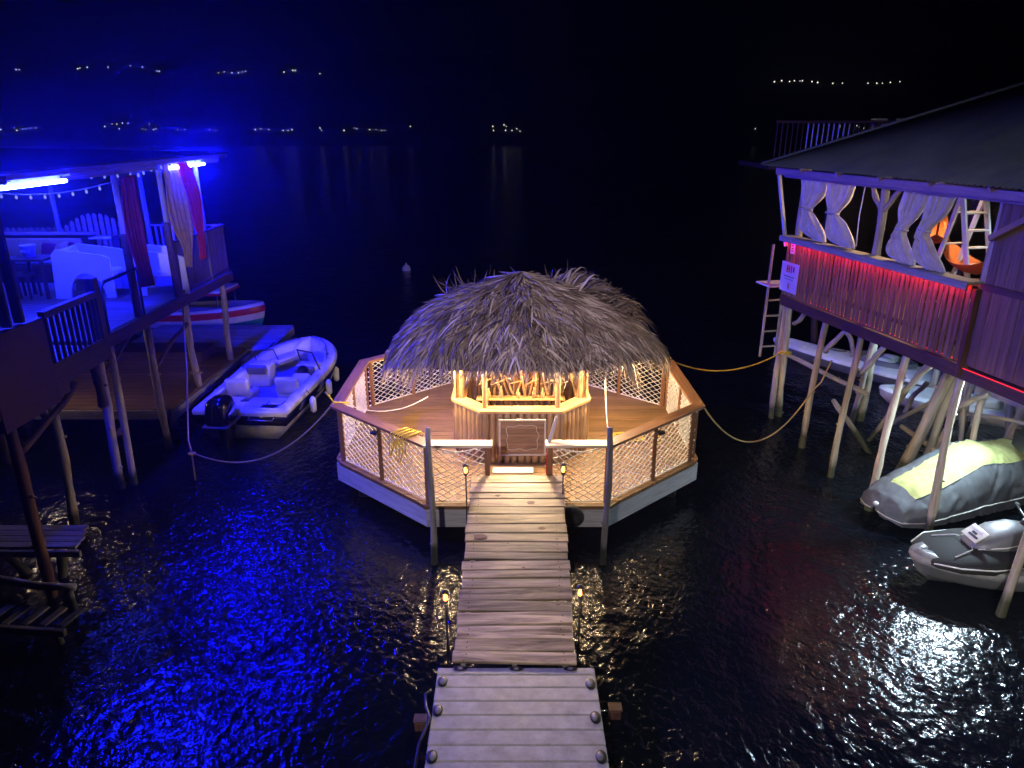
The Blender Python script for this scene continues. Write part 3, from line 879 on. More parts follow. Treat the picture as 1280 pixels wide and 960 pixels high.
for x, y, z, lb in ((-.72, 9.95, 1.05, 'at the far left end of the ramp'), (.80, 9.98, 1.05, 'at the far right end of the ramp'), (-.83, 7.45, .55, 'at the near left of the ramp'), (.86, 7.55, .55, 'at the near right of the ramp')):
    t = thing('torch_lantern', 'small amber torch lantern on a black stake ' + lb, 'lantern', (x, y, z - .45), 'torch lanterns along the ramp')
    tube('stake', [(x, y, z - .5), (x + .003, y, z), (x, y, z + .42)], .012, M['black'], t, 7)
    lathe('cup', [(.012, 0), (.034, .03), (.038, .05)], (x, y, z + .42), M['black'], t, 10)
    lathe('bulb', [(.012, 0), (.026, .02), (.024, .06), (.008, .10)], (x, y, z + .475), M['flame'], t, 10)
    for k in range(5):
        a = 2 * PI * k / 5
        tube('cage_bar', [(x + .038 * math.cos(a), y + .038 * math.sin(a), z + .47), (x + .052 * math.cos(a), y + .052 * math.sin(a), z + .54), (x + .04 * math.cos(a), y + .04 * math.sin(a), z + .60)], .004, M['black'], t, 5)
    lathe('cap', [(.05, 0), (.045, .012), (.01, .035)], (x, y, z + .60), M['black'], t, 10)

for x, lb in ((-1.24, 'left'), (1.46, 'right')):
    o = log('mooring_pole', (x, 9.78, -.6), (x + .0, 9.75, 2.38), .052, .045, M['pole'], None, bend=.006)
    tag(o, 'thin grey mooring pole standing at the %s front corner of the floating deck' % lb, 'pole', 'mooring poles in front of the deck')
tb = []
tag(lathe('tyre_fender', [(.09, -.06), (.14, -.075), (.18, -.045), (.185, .045), (.14, .075), (.09, .06), (.09, -.05)], (.98, 10.30, .56), M['rubber'], None, 18, rot=Matrix.Rotation(PI / 2, 4, 'X')), 'black tyre fender between the ramp and the deck edge', 'tyre')
# yellow rope on the left rail and on the deck
def heap(c, r, n, z, turns):
    pts = []
    for k in range(n):
        a = 2 * PI * turns * k / n
        rr = r * (.45 + .55 * random.random())
        pts.append(Vector(c) + Vector((rr * math.cos(a) * 1.5, rr * math.sin(a), z + .012 * random.random() + .03 * k / n)))
    return pts
e = (Vector(RM[7]) + (Vector(RM[0]) - Vector(RM[7])) * .78)
pts = []
for k in range(4):
    dxx = .10 * k - .15
    p = Vector((e.x + dxx * .8, e.y - dxx * .6, 0)); q = Vector((-.13, -.15, 0)); iq = Vector((.13, .15, 0))
    lo = RZ - .40 + random.uniform(-.08, .12); j = lambda: Vector((random.uniform(-.03, .03), random.uniform(-.03, .03), random.uniform(-.02, .02)))
    pts += [p + q + Vector((-.03, 0, lo)) + j(), p + q + Vector((0, 0, lo + .2)) + j(), p + q + Vector((0, 0, RZ - .03)), p + q * .8 + Vector((0, 0, RZ + .02)), p + iq * .7 + Vector((.02, 0, RZ + .02)), p + iq + Vector((.02, 0, RZ - .04)), p + iq + Vector((.04, 0, lo + .18)) + j(), p + iq + Vector((.06, 0, RZ - .04)), p + iq * .7 + Vector((.05, 0, RZ + .022)), p + q * .8 + Vector((.05, 0, RZ + .022)), p + q + Vector((.05, 0, RZ - .03)), p + q + Vector((.03, 0, lo + .15)) + j()]
tag(tube('yellow_rope_coil', pts, .011, M['yrope'], None, 6), 'yellow rope coil hung over the front left rail', 'rope')
tag(tube('yellow_rope_heap', heap((2.35, 13.1, DZ), .26, 60, .018, 5) + [Vector((2.75, 12.75, DZ + .018)), Vector((3.0, 12.9, DZ + .018)), Vector((2.95, 13.2, DZ + .02))], .014, M['yrope'], None, 6), 'yellow rope heap lying on the deck right of the bar', 'rope')
tag(tube('white_line', sag((1.75, 12.6, 2.15), (1.5, 9.9, 2.1), .25, 12) , .008, M['rope'], None, 5), 'thin white cord from the right eave to the right mooring pole', 'rope')
tag(tube('thin_line', sag((-1.6, 12.7, 1.75), (-3.2, 12.3, RZ + .01), .25, 12), .007, M['rope'], None, 5), 'thin pale cord from the bar to the left rail', 'rope')

# ================================================================== boat helpers
def rbox(name, c, size, mat, parent=None, bev=.08, rot=None, taper=None, mw=None):
    bm = bmesh.new(); bmesh.ops.create_cube(bm, size=1.0)
    bmesh.ops.scale(bm, vec=size, verts=bm.verts)
    if taper:
        for v in bm.verts:
            if v.co.z > 0: v.co.x = v.co.x * taper[0] + taper[2]; v.co.y *= taper[1]
    bmesh.ops.bevel(bm, geom=list(bm.edges), offset=min(bev, min(size) * .45), segments=3, affect='EDGES', profile=.5)
    m = bpy.data.meshes.new(name); bm.to_mesh(m); bm.free(); m.materials.append(mat)
    m.polygons.foreach_set('use_smooth', [True] * len(m.polygons))
    w = (mw if mw is not None else Matrix.Identity(4)) @ T(c) @ (rot if rot is not None else Matrix.Identity(4))
    return link(name, m, w, parent)

def plan_loop(L, B, ins, n=16, blunt=2.4, full=.45, stern=.93):
    pts = []
    for i in range(n + 1):
        u = 1 - (1 - i / n) ** 1.7
        if u < full: w = B / 2 * (stern + (1 - stern) * u / full)
        else: w = B / 2 * max(0.0, 1 - ((u - full) / (1 - full)) ** blunt) ** .62
        x = ins * .4 + (L - ins * 1.4) * u
        pts.append((x, -max(0.0, w - ins), u))
    loop = pts[:-1] + [(pts[-1][0], 0.0, 1.0)] + [(x, -y, u) for x, y, u in reversed(pts[:-1])]
    return loop
def loft(name, rings, mat, mw, parent, cap0=False, cap1=False, smooth=True):
    n = len(rings[0]); V = [p for r in rings for p in r]; Fc = []
    for j in range(len(rings) - 1):
        for k in range(n):
            k2 = (k + 1) % n
            Fc.append((j * n + k, j * n + k2, (j + 1) * n + k2, (j + 1) * n + k))
    if cap0: Fc.append(tuple(range(n - 1, -1, -1)))
    if cap1: Fc.append(tuple(range((len(rings) - 1) * n, len(rings) * n)))
    o = solid(name, V, Fc, mat, parent, smooth, world_m=mw)
    for p in o.data.polygons:
        if len(p.vertices) > 4: p.use_smooth = False
    return o
def boat_ring(L, B, ins, z, sheer=.2, **kw):
    return [Vector((x, y, z + sheer * u * u)) for x, y, u in plan_loop(L, B, ins, **kw)]

# ================================================================== MOTORBOAT
bp = Vector((-6.02, 14.55, 0.0)); hd = math.radians(90 - 4)
boat = thing('motorboat', 'white open motorboat with black outboard engine moored beside the wooden dock', 'boat', bp, rz=hd)
BW = T(bp) @ Matrix.Rotation(hd, 4, 'Z')
BL, BB = 5.1, 2.3
kw = dict(blunt=2.6, full=.5, stern=.92)
br = lambda ins, z, sh=.22: boat_ring(BL, BB, ins, z, sh, **kw)
loft('hull', [br(.75, -.22), br(.30, -.02), br(.10, .22), br(.03, .36)], M['gel'], BW, boat, cap0=True)
loft('black_stripe', [br(.03, .36), br(.0, .40), br(-.012, .56), br(.0, .58)], M['gloss'], BW, boat)
loft('gunwale', [br(.0, .58), br(-.015, .63), br(-.015, .67), br(.02, .73), br(.08, .765), br(.20, .77), br(.25, .745), br(.28, .66), br(.31, .33, .12)], M['gel'], BW, boat)
loft('cockpit_floor', [br(.30, .34, .12), br(.42, .33, .12)], M['cream'], BW, boat, cap1=True)
P2 = lambda x, y, z: BW @ Vector((x, y, z))
# bow cushions, consoles with windscreens, seats
for sy in (-1, 1):
    rbox('bow_cushion', (3.95, sy * .42, .66), (.95, .40, .14), M['vinyl'], boat, .05, mw=BW, rot=Matrix.Rotation(-sy * .42, 4, 'Z'))
    cn = rbox('console', (2.75, sy * .62, .60), (.55, .62, .62), M['gel'], boat, .07, mw=BW, taper=(.75, .95, .04))
    rbox('dash', (2.50, sy * .62, .80), (.16, .5, .22), M['greyvinyl'], cn, .04, mw=BW, rot=Matrix.Rotation(-.3, 4, 'Y'))
    # windscreen: frame and raked glass panes
    q = [(2.55, sy * 1.00, .82), (2.95, sy * .80, .86), (3.12, sy * .30, .88)]
    tp = [(2.42, sy * .95, 1.10), (2.76, sy * .76, 1.20), (2.92, sy * .31, 1.22)]
    tube('windscreen_frame', [P2(*q[0]), P2(*tp[0]), P2(*tp[1]), P2(*tp[2]), P2(*q[2])], .017, M['black'], boat, 7)
    tube('windscreen_frame', [P2(*q[1]), P2(*tp[1])], .014, M['black'], boat, 7)
    for a in (0, 1):
        solid('windscreen_pane', [P2(*q[a]), P2(*q[a + 1]), P2(*tp[a + 1]), P2(*tp[a])], [(0, 1, 2, 3)], M['glass'], boat)
w0 = lathe('steering_wheel', [(.13, -.012), (.155, 0), (.13, .012), (.12, 0), (.13, -.012)], P2(2.36, -.62, .84), M['black'], boat, 18, rot=BW.to_3x3().to_4x4() @ Matrix.Rotation(-1.1, 4, 'Y'))
for sy, x in ((.58, 1.55), (-.55, 1.75)):
    s = rbox('seat', (x, sy, .52), (.56, .58, .20), M['vinyl'], boat, .07, mw=BW)
    rbox('seat_base', (x, sy, .38), (.40, .40, .12), M['gel'], s, .03, mw=BW)
    rbox('backrest', (x - .28, sy, .78), (.16, .58, .44), M['vinyl'], s, .07, mw=BW, rot=Matrix.Rotation(-.18, 4, 'Y'))
    rbox('seat_insert', (x + .02, sy, .622), (.34, .34, .03), M['greyvinyl'], s, .012, mw=BW)
rbox('sun_lounger', (2.05, -.60, .60), (.72, .46, .20), M['vinyl'], boat, .08, mw=BW, rot=Matrix.Rotation(-.35, 4, 'Y'))
rbox('stern_bench', (.55, -.45, .60), (.62, 1.0, .24), M['vinyl'], boat, .06, mw=BW)
rbox('engine_well', (.34, .35, .60), (.5, .75, .22), M['gel'], boat, .06, mw=BW)
rbox('stern_hatch', (.16, -.62, .755), (.22, .34, .03), M['black'], boat, .012, mw=BW)
rbox('side_cushion', (1.2, .86, .66), (.9, .10, .20), M['greyvinyl'], boat, .04, mw=BW)
# outboard
ob = rbox('outboard_engine', (-.34, .25, .84), (.72, .56, .62), M['gloss'], boat, .15, mw=BW, taper=(.78, .8, .03))
rbox('engine_leg', (-.30, .22, .28), (.28, .20, .75), M['gloss'], ob, .06, mw=BW)
rbox('mount_bracket', (-.04, .22, .48), (.16, .26, .40), M['black'], ob, .04, mw=BW)
rbox('cowl_flash', (-.36, -.035, .86), (.44, .012, .10), M['chrome'], ob, .004, mw=BW, rot=Matrix.Rotation(-.35, 4, 'Y'))
rbox('cowl_band', (-.34, .25, .57), (.70, .57, .05), M['greyvinyl'], ob, .02, mw=BW)
for sy in (-.9, -.55):
    tube('cleat', [P2(.25, sy, .765), P2(.25, sy, .80), P2(.40, sy, .80), P2(.40, sy, .765)], .012, M['chrome'], boat, 6)
for x in (3.6, 4.0):
    tube('cleat', [P2(x, -.86 + (x - 3.6) * .5, .88), P2(x + .1, -.83 + (x - 3.6) * .5, .90)], .018, M['black'], boat, 6)
for x, sy in ((1.2, -1), (2.4, -1), (3.4, -1), (1.5, 1), (2.9, 1)):
    wy = 1.17 if x < 2.6 else 1.05
    f = lathe('fender', [(.03, -.20), (.075, -.15), (.08, .12), (.03, .2)], P2(x, sy * (wy + .07), .42), M['white'], boat, 12)
    tube('fender_line', [P2(x, sy * (wy + .07), .6), P2(x, sy * (wy - .06), .78)], .008, M['black'], f, 5)
for sy in (-1, 1):
    tube('grab_rail', [P2(3.3, sy * .93, .86), P2(3.4, sy * .90, .96), P2(4.1, sy * .66, 1.02), P2(4.6, sy * .36, 1.04), P2(4.7, sy * .30, .97)], .012, M['chrome'], boat, 7)
    tube('seam', [P2(.4, sy * .60, .772), P2(.4, sy * .98, .775)], .005, M['greyvinyl'], boat, 5)
    tube('rub_rail', [P2(x, sy * (1.15 * (.92 + .08 * min(1, x / 2.5)) + .012), .60 + .22 * (x / 5.1) ** 2) for x in (0.02, .6, 1.2, 1.8, 2.4)], .016, M['black'], boat, 6)
lathe('bow_light', [(.03, 0), (.035, .03), (.015, .05)], P2(4.9, 0, .97), M['chrome'], boat, 10)
tube('bow_line', [P2(4.85, .05, .98), P2(4.7, .25, 1.0), P2(4.5, .1, .99), P2(4.3, .3, .80), P2(4.0, .1, .55)], .012, M['rope'], boat, 6)
box('battery_hatch', P2(.62, .35, .718), (.3, .3, .012), M['vinyl'], boat, rz=hd)
tube('transom_rail', [P2(-.02, -.25, .60), P2(-.16, -.25, .55), P2(-.16, -.8, .55), P2(-.02, -.8, .60)], .015, M['chrome'], boat, 7)

# ================================================================== LOWER WOODEN DOCK, LEFT
ld = thing('wooden_dock', 'low brown plank dock under the blue lit terrace', 'dock', (-8.9, 16.5, 0))
y = 14.42
while y < 19.0:
    beam('plank', (-11.6, y + .11, .78 + random.uniform(-.004, .004)), (-7.42 + random.uniform(-.015, .015), y + .11, .78), .212, .045, M['deck'], ld)
    y += .22
beam('edge_beam', (-11.6, 14.39, .68), (-7.5, 14.39, .68), .08, .2, M['pole'], ld)
beam('edge_beam', (-7.39, 14.35, .66), (-7.39, 19.0, .66), .07, .22, M['grey'], ld)
for x, y in ((-7.55, 14.6), (-7.55, 16.6), (-7.55, 18.6), (-10.8, 14.6), (-10.8, 18.6)):
    log('pile', (x, y, -.8), (x, y, .66), .1, .09, M['pole'], ld)
gd = thing('grey_dock', 'weathered grey plank dock section beyond the brown dock', 'dock', (-7.9, 20.2, 0))
y = 19.02
while y < 21.4:
    beam('plank', (-11.0 , y + .12, .72 + random.uniform(-.006, .006)), (-6.85 + random.uniform(-.03, .03), y + .12, .72), .22, .05, M['grey'], gd)
    y += .235
beam('edge_beam', (-6.80, 19.02, .62), (-6.80, 21.4, .62), .06, .24, M['grey'], gd)
for y in (19.3, 21.1):
    log('pile', (-6.98, y, -.8), (-6.98, y, .6), .1, .09, M['pole'], gd)
box('ledge', (-9.4, 18.2, .93), (2.6, .9, .24), M['dark'], ld)

ub = thing('pendant_lamp', 'warm bulb hanging under the blue terrace above the low dock', 'bulb', (-10.0, 13.9, 2.3))
M['under'] = glow('under_deck_bulb', (1.0, 0.74, 0.5), 380.0)
link('bulb', make_mesh('bulb', *lathe_geo([(.012, .075), (.02, .05), (.042, .02), (.048, -.01), (.035, -.04), (.012, -.055)], 12), M['under'], True), T(-10.0, 13.9, 2.3), ub)
tube('cable', [(-10.0, 13.9, 2.38), (-10.0, 13.9, 2.95)], .008, M['black'], ub, 5)

# red and white boat behind
rp = Vector((-12.6, 23.6, 0)); rh = math.radians(-6)
rb = thing('tour_boat', 'white boat with red stripe and teal bow moored behind the terrace', 'boat', rp, rz=rh)
RW = T(rp) @ Matrix.Rotation(rh, 4, 'Z')
q = lambda ins, z: boat_ring(4.4, 1.7, ins, z, .28, blunt=2.0, full=.45, stern=.9)
loft('hull', [q(.5, -.2), q(.16, .05), q(.06, .32)], M['teal'], RW, rb, cap0=True)
loft('white_band', [q(.06, .32), q(.0, .55)], M['gel'], RW, rb)
loft('red_band', [q(-.005, .55), q(-.012, .60), q(-.012, .74), q(-.005, .76)], M['redp'], RW, rb)
loft('gunwale', [q(.0, .76), q(.02, .84), q(.14, .86), q(.18, .80), q(.22, .4)], M['gel'], RW, rb, cap1=True)
rbox('cabin_roof', (1.9, 0, 1.55), (2.7, 1.4, .10), M['gel'], rb, .05, mw=RW)
rbox('roof_band', (1.9, 0, 1.47), (2.74, 1.44, .07), M['redp'], rb, .03, mw=RW)
for x in (.7, 3.1):
    for sy in (-.6, .6):
        tube('roof_pole', [RW @ Vector((x, sy, .8)), RW @ Vector((x, sy, 1.5))], .025, M['chrome'], rb, 7)
rbox('bench', (1.8, 0, .7), (1.9, .9, .3), M['vinyl'], rb, .05, mw=RW)

# ================================================================== BLUE LIT TERRACE, LEFT
TZ, TX = 3.10, -7.30
ter = thing('stilt_terrace', 'open terrace on stilts under a flat roof with blue light tubes', 'terrace', (-10, 15, 0))
y = 11.85
while y < 18.2:
    beam('floor_plank', (-13.6, y + .1, TZ - .02 + random.uniform(-.003, .003)), (TX, y + .1, TZ - .02), .192, .04, M['terr'], ter)
    y += .2
beam('edge_beam', (TX + .035, 11.85, TZ - .13), (TX + .035, 18.3, TZ - .13), .07, .24, M['dark'], ter)
beam('edge_beam', (-13.6, 18.27, TZ - .13), (TX, 18.27, TZ - .13), .07, .24, M['dark'], ter)
for y in (12.4, 14.4, 16.4):
    beam('floor_joist', (-13.6, y, TZ - .13), (TX, y, TZ - .13), .08, .17, M['dark'], ter)
# stilts
for (bx, by, tx, ty, r, z0) in ((-7.58, 10.75, -7.55, 10.9, .075, -.8), (-7.60, 12.28, -7.50, 12.3, .085, -.8), (-7.42, 12.45, -7.42, 12.6, .07, -.8), (-7.48, 14.15, -7.45, 14.0, .08, -.8), (-7.44, 15.9, -7.35, 15.6, .075, .81), (-7.44, 17.9, -7.35, 17.8, .075, .81), (-9.6, 11.2, -9.6, 11.2, .09, -.8), (-10.5, 13.4, -10.5, 13.4, .09, -.8)):
    log('stilt', (bx, by, z0), (tx, ty, TZ - .14), r, r * .92, M['logm'] if bx > -9 else M['dark'], ter, bend=.008)
for p0, p1 in (((-7.5, 12.3, 2.3), (-7.4, 13.7, 2.95)), ((-7.45, 14.05, 1.9), (-7.36, 15.6, 2.4)), ((-7.5, 12.35, 1.1), (-7.45, 12.55, 1.15)), ((-7.6, 10.8, 2.0), (-8.6, 11.2, 2.9))):
    log('brace', p0, p1, .05, .045, M['dark'], ter)
# roof
RZT = 5.95
roof = solid('roof', [Vector(v) for v in [(-13.6, 9.6, RZT + .12), (TX + .25, 9.6, RZT + .02), (TX + .25, 18.6, RZT + .02), (-13.6, 18.6, RZT + .12), (-13.6, 9.6, RZT + .16), (TX + .25, 9.6, RZT + .06), (TX + .25, 18.6, RZT + .06), (-13.6, 18.6, RZT + .16)]],
             [(0, 1, 2, 3), (4, 5, 6, 7), (0, 1, 5, 4), (1, 2, 6, 5), (2, 3, 7, 6), (3, 0, 4, 7)], M['roofdark'], ter)
beam('fascia', (TX + .2, 9.6, RZT - .03), (TX + .2, 18.6, RZT - .03), .04, .08, M['grey'], ter)
beam('roof_beam', (TX, 9.7, RZT - .10), (TX, 18.4, RZT - .10), .1, .16, M['grey'], ter)
beam('roof_beam', (-10.4, 9.7, RZT - .06), (-10.4, 18.4, RZT - .06), .1, .16, M['grey'], ter)
for y in (10.5, 12, 13.5, 15.3, 16.8, 18.2):
    beam('rafter', (-13.6, y, RZT + .05), (TX + .15, y, RZT - .045), .06, .12, M['grey'], ter)
for x, y in ((TX, 13.55), (TX, 15.3), (TX, 17.1), (-7.75, 18.15), (-9.15, 18.15), (-11.4, 18.15), (-13.4, 18.15), (-12.6, 14.2)):
    tube('post', [(x, y, TZ), (x + .01, y, 4.6), (x, y, RZT - .1)], .055, M['grey'], ter, 10)
for y, kk in ((13.55, 1), (15.3, 1)):
    lathe('post_sleeve', [(.075, 0), (.075, 1.55), (.06, 1.6)], (TX, y, TZ), M['dark'], ter, 10)
# blue light tubes
for (y0, y1, x, z, mt) in ((10.3, 11.85, TX + .14, RZT - .17, 'blue_near'), (15.45, 17.3, TX + .14, RZT - .17, 'blue_led'), (12.3, 14.6, -9.2, RZT - .15, 'blue_soft'), (15.5, 17.3, -11.2, RZT - .08, 'blue_soft')):
    t = tube('blue_light_tube', [(x, y0, z), (x, y1, z)], .03, M[mt], ter, 8)
    for yy in (y0 + .1, y1 - .1):
        box('tube_clip', (x, yy, z + .06), (.03, .03, .05), M['black'], t)
# right hand railing with balusters
def baluster_rail(p0, p1, h, n, parent, mat, w=.05, d=.03, gap=.06, rail=(.09, .05), nm='railing'):
    p0, p1 = Vector(p0), Vector(p1); up = Vector((0, 0, h))
    r = beam(nm, p0 + up, p1 + up, rail[0], rail[1], mat, parent)
    beam('bottom_rail', p0 + Vector((0, 0, gap)), p1 + Vector((0, 0, gap)), .05, .06, mat, r)
    e = (p1 - p0).normalized()
    for k in range(n):
        p = p0.lerp(p1, (k + .5) / n)
        beam('baluster', p + Vector((0, 0, gap + .031)), p + up - Vector((0, 0, rail[1] / 2 + .001)), w, d, mat, r, up=e, bev=.004)
    return r
baluster_rail((TX + .02, 15.4, TZ), (TX + .02, 18.2, TZ), 1.16, 22, ter, M['dark'])
baluster_rail((TX - .05, 18.22, TZ), (-9.2, 18.22, TZ), 1.16, 13, ter, M['picket'], w=.09)
r = tube('hand_rail', [(TX + .05, 12.35, TZ), (TX + .05, 12.38, TZ + .82), (TX + .05, 12.5, TZ + .90), (TX + .05, 13.7, TZ + .92)], .032, M['black'], ter, 8)
tube('rail_stay', [(TX + .05, 13.68, TZ), (TX + .05, 13.68, TZ + .9)], .025, M['black'], r, 8)
# far picket fence with arched middle
fence = thing('picket_fence', 'picket fence with arched middle along the far edge of the blue terrace', 'fence', (-10.8, 18.2, TZ))
beam('rail', (-13.4, 18.22, TZ + .32), (-9.35, 18.22, TZ + .32), .04, .08, M['picket'], fence)
beam('rail', (-13.4, 18.22, TZ + .88), (-9.35, 18.22, TZ + .88), .04, .08, M['picket'], fence)
for k in range(27):
    x = -13.3 + k * .15
    h = 1.12 + (.36 * max(0, math.cos((x + 10.45) / 0.85 * PI / 2)) if abs(x + 10.45) < .85 else 0)
    V = [(x - .05, 18.17, TZ + .08), (x + .05, 18.17, TZ + .08), (x + .05, 18.17, TZ + h - .05), (x, 18.17, TZ + h), (x - .05, 18.17, TZ + h - .05)]
    V2 = V + [(a, b + .025, c) for a, b, c in V]
    solid('picket', V2, [(0, 1, 2, 3, 4), (5, 6, 7, 8, 9)] + [(i, (i + 1) % 5, 5 + (i + 1) % 5, 5 + i) for i in range(5)], M['picket'], fence)

# nearer balcony with brown balustrade
bal = thing('side_balcony', 'dark brown balcony with balustrade and maroon corner panel nearest the camera', 'balcony', (-8, 10, 0))
for k in range(14):
    y = 8.45 + k * .2
    beam('floor_plank', (-11, y + .1, 3.19), (-6.78, y + .1, 3.19), .19, .04, M['terr'], bal)
beam('edge_beam', (-6.72, 8.0, 3.13), (-6.72, 11.3, 3.13), .10, .30, M['dark'], bal)
baluster_rail((-6.70, 9.85, 3.25), (-6.70, 11.2, 3.25), .82, 10, bal, M['dark'], w=.055, d=.03, rail=(.10, .10))
beam('newel_post', (-6.75, 11.28, 2.95), (-6.75, 11.28, 4.32), .16, .13, M['dark'], bal)
box('corner_panel', (-6.70, 9.2, 3.42), (.10, 1.22, 1.28), M['maroon'], bal)
for k in range(6):
    yk = 8.15 + k * .26
    beam('screen_slat', (-6.74, yk, 4.075), (-6.74, yk, 5.9), .05, .14, M['dark'], bal, up=(1, 0, 0))
beam('screen_rail', (-6.74, 8.0, 5.93), (-6.74, 9.8, 5.93), .08, .10, M['dark'], bal)
for p0, p1 in (((-6.85, 8.9, -.8), (-6.85, 8.9, 2.95)), ((-6.85, 11.1, 2.2), (-6.85, 11.1, 2.95)), ):
    log('stilt', p0, p1, .08, .075, M['dark'], bal, bend=.01)
box('bracket', (-6.9, 10.0, 2.88), (.35, .35, .16), M['dark'], bal)
log('brace', (-6.9, 9.0, 2.3), (-6.8, 10.4, 2.85), .05, .05, M['dark'], bal)

# curtains
def curtain(name, label, edges, mat, pleats=6, amp=.035, toward=Vector((1, 0, 0)), cat='curtain', group=None, nv=22, nu=30):
    """edges: list of (left point, right point) from top to bottom; interpolated smoothly"""
    V, Fc = [], []
    E = [(Vector(a), Vector(b)) for a, b in edges]; m = len(E) - 1
    def cr(pts, t):
        i = min(int(t * m), m - 1); f = t * m - i
        p0, p1, p2, p3 = pts[max(i - 1, 0)], pts[i], pts[i + 1], pts[min(i + 2, m)]
        return 0.5 * ((2 * p1) + (p2 - p0) * f + (2 * p0 - 5 * p1 + 4 * p2 - p3) * f * f + (3 * p1 - p0 - 3 * p2 + p3) * f ** 3)
    Ls, Rs = [a for a, b in E], [b for a, b in E]
    for j in range(nv + 1):
        a, b = cr(Ls, j / nv), cr(Rs, j / nv)
        for i in range(nu + 1):
            u = i / nu
            w = (b - a).length
            off = amp * (math.sin(2 * PI * pleats * u + .5 * math.sin(j * .35)) + .4 * math.sin(2 * PI * pleats * 2.3 * u + 1 + j * .1)) * min(1, .35 + w)
            off += .5 * amp * noise.noise(Vector((u * 4, j * .25, 1.7)))
            V.append(a.lerp(b, u) + toward * (off + .10 * math.sin(PI * u) * (w < .3)))
    for j in range(nv):
        for i in range(nu):
            k = j * (nu + 1) + i
            Fc.append((k, k + 1, k + nu + 2, k + nu + 1))
    c = V[0].copy()
    o = link(name, make_mesh(name, [v - c for v in V], Fc, mat, True), T(c))
    md = o.modifiers.new('thickness', 'SOLIDIFY'); md.thickness = .004
    return tag(o, label, cat, group)
X = TX + .12
ex = lambda l, r, x=X: (at_x(l[0], l[1], x), at_x(r[0], r[1], x))
curtain('curtain', 'long yellow curtain tied at the far corner of the blue terrace', [ex((200, 204), (222, 201)), ex((205, 225), (232, 228)), ex((208, 255), (238, 258)), ex((216, 285), (242, 285)), ex((228, 310), (241, 308)), ex((232, 334), (240, 334))], M['yell'], 5, .03, group='terrace curtains')
curtain('curtain', 'red curtain hanging beside the yellow one at the terrace corner', [ex((222, 203), (232, 202), X + .1), ex((226, 222), (243, 222), X + .1), ex((235, 250), (252, 250), X + .1), ex((242, 280), (254, 276), X + .1), ex((248, 300), (256, 298), X + .1), ex((250, 326), (258, 322), X + .1)], M['redc'], 4, .03, group='terrace curtains')
curtain('curtain', 'dark maroon curtain on the middle post of the blue terrace', [ex((149, 222), (168, 218)), ex((151, 245), (172, 242)), ex((154, 275), (178, 272)), ex((162, 310), (183, 305)), ex((172, 340), (190, 338)), ex((174, 360), (193, 356))], M['purp'], 5, .03, group='terrace curtains')
# string lights
def string_lights(label, pts, n):
    s = thing('string_lights', label, 'string lights', pts[0])
    tube('wire', pts, .008, M['paint'], s, 5)
    bv2, bf2 = lathe_geo([(.012, .05), (.018, .03), (.032, 0), (.03, -.03), (.01, -.055)], 8)
    m = make_mesh('bulb', bv2, bf2, M['fairy'], True)
    for k in range(n):
        t = (k + .5) / n * (len(pts) - 1); i = int(t)
        p = pts[i].lerp(pts[i + 1], t - i) - Vector((0, 0, .055))
        link('bulb', m, T(p) @ Matrix.Diagonal((.8, .8, .8, 1)), s)
string_lights('string of fairy bulbs sagging low across the terrace front', sag((-11.2, 14.2, 5.62), (-7.3, 15.3, 5.88), .42), 16)
string_lights('string of fairy bulbs stretched higher under the terrace roof', sag((-11.4, 16.6, 5.75), (-7.35, 16.9, 5.85), .22), 14)
string_lights('short string of fairy bulbs at the left of the terrace', sag((-12.4, 15.2, 5.6), (-9.3, 16.0, 5.75), .25), 10)
# furniture on the terrace
bn = thing('terrace_sofa', 'dark boxed bench with mustard back cushion at the rear left of the terrace', 'bench', (-11.7, 17.0, TZ))
box('back', (-11.7, 17.55, TZ + .62), (2.9, .10, .80), M['dark'], bn)
box('seat_box', (-11.7, 17.1, TZ + .21), (2.9, .75, .42), M['dark'], bn)
rbox('back_cushion', (-11.6, 17.44, TZ + .70), (2.3, .12, .5), M['cushion'], bn, .05)
rbox('seat_cushion', (-11.7, 17.1, TZ + .47), (2.8, .72, .10), M['greyvinyl'], bn, .04)
box('cap_rail', (-11.7, 17.5, TZ + 1.05), (3.1, .22, .05), M['picket'], bn)
sh = thing('shelf_rack', 'small rack with blue lit shelves between sofa and white chair', 'shelf', (-10.0, 17.5, TZ))
for z in (.05, .35, .65, .95): box('shelf', (-9.95, 17.5, TZ + z), (.55, .3, .03), M['paint'], sh)
for x in (-10.24, -9.66): box('side', (x, 17.5, TZ + .5), (.03, .3, 1.0), M['dark'], sh)
def arch_chair(label, c, rz, s=1.0):
    t = thing('white_lounge_chair', label, 'chair', c, 'white moulded chairs', rz=rz)
    mw = T(c) @ Matrix.Rotation(rz, 4, 'Z')
    prof = [(-.62, .0), (-.55, .95), (-.45, 1.05), (.45, .92), (.60, .85), (.62, .0), (.42, 0)]
    prof += [(.36 * math.cos(a) + .06, .55 * math.sin(a)) for a in [PI * k / 10 for k in range(0, 11)]]
    prof += [(-.45, 0)]
    for yy, nm in ((-.45, 'side_panel'), (.45, 'side_panel')):
        V = [Vector((x * s, yy - .03, z * s)) for x, z in prof] + [Vector((x * s, yy + .03, z * s)) for x, z in prof]
        n = len(prof)
        solid(nm, V, [tuple(range(n)), tuple(range(n, 2 * n))] + [(i, (i + 1) % n, n + (i + 1) % n, n + i) for i in range(n)], M['white'], t, world_m=mw)
    rbox('seat', (0, 0, .46 * s), (.95 * s, .84, .12), M['white'], t, .04, mw=mw)
    rbox('backrest', (-.42 * s, 0, .75 * s), (.12, .84, .55 * s), M['white'], t, .05, mw=mw, rot=Matrix.Rotation(-.15, 4, 'Y'))
    return t
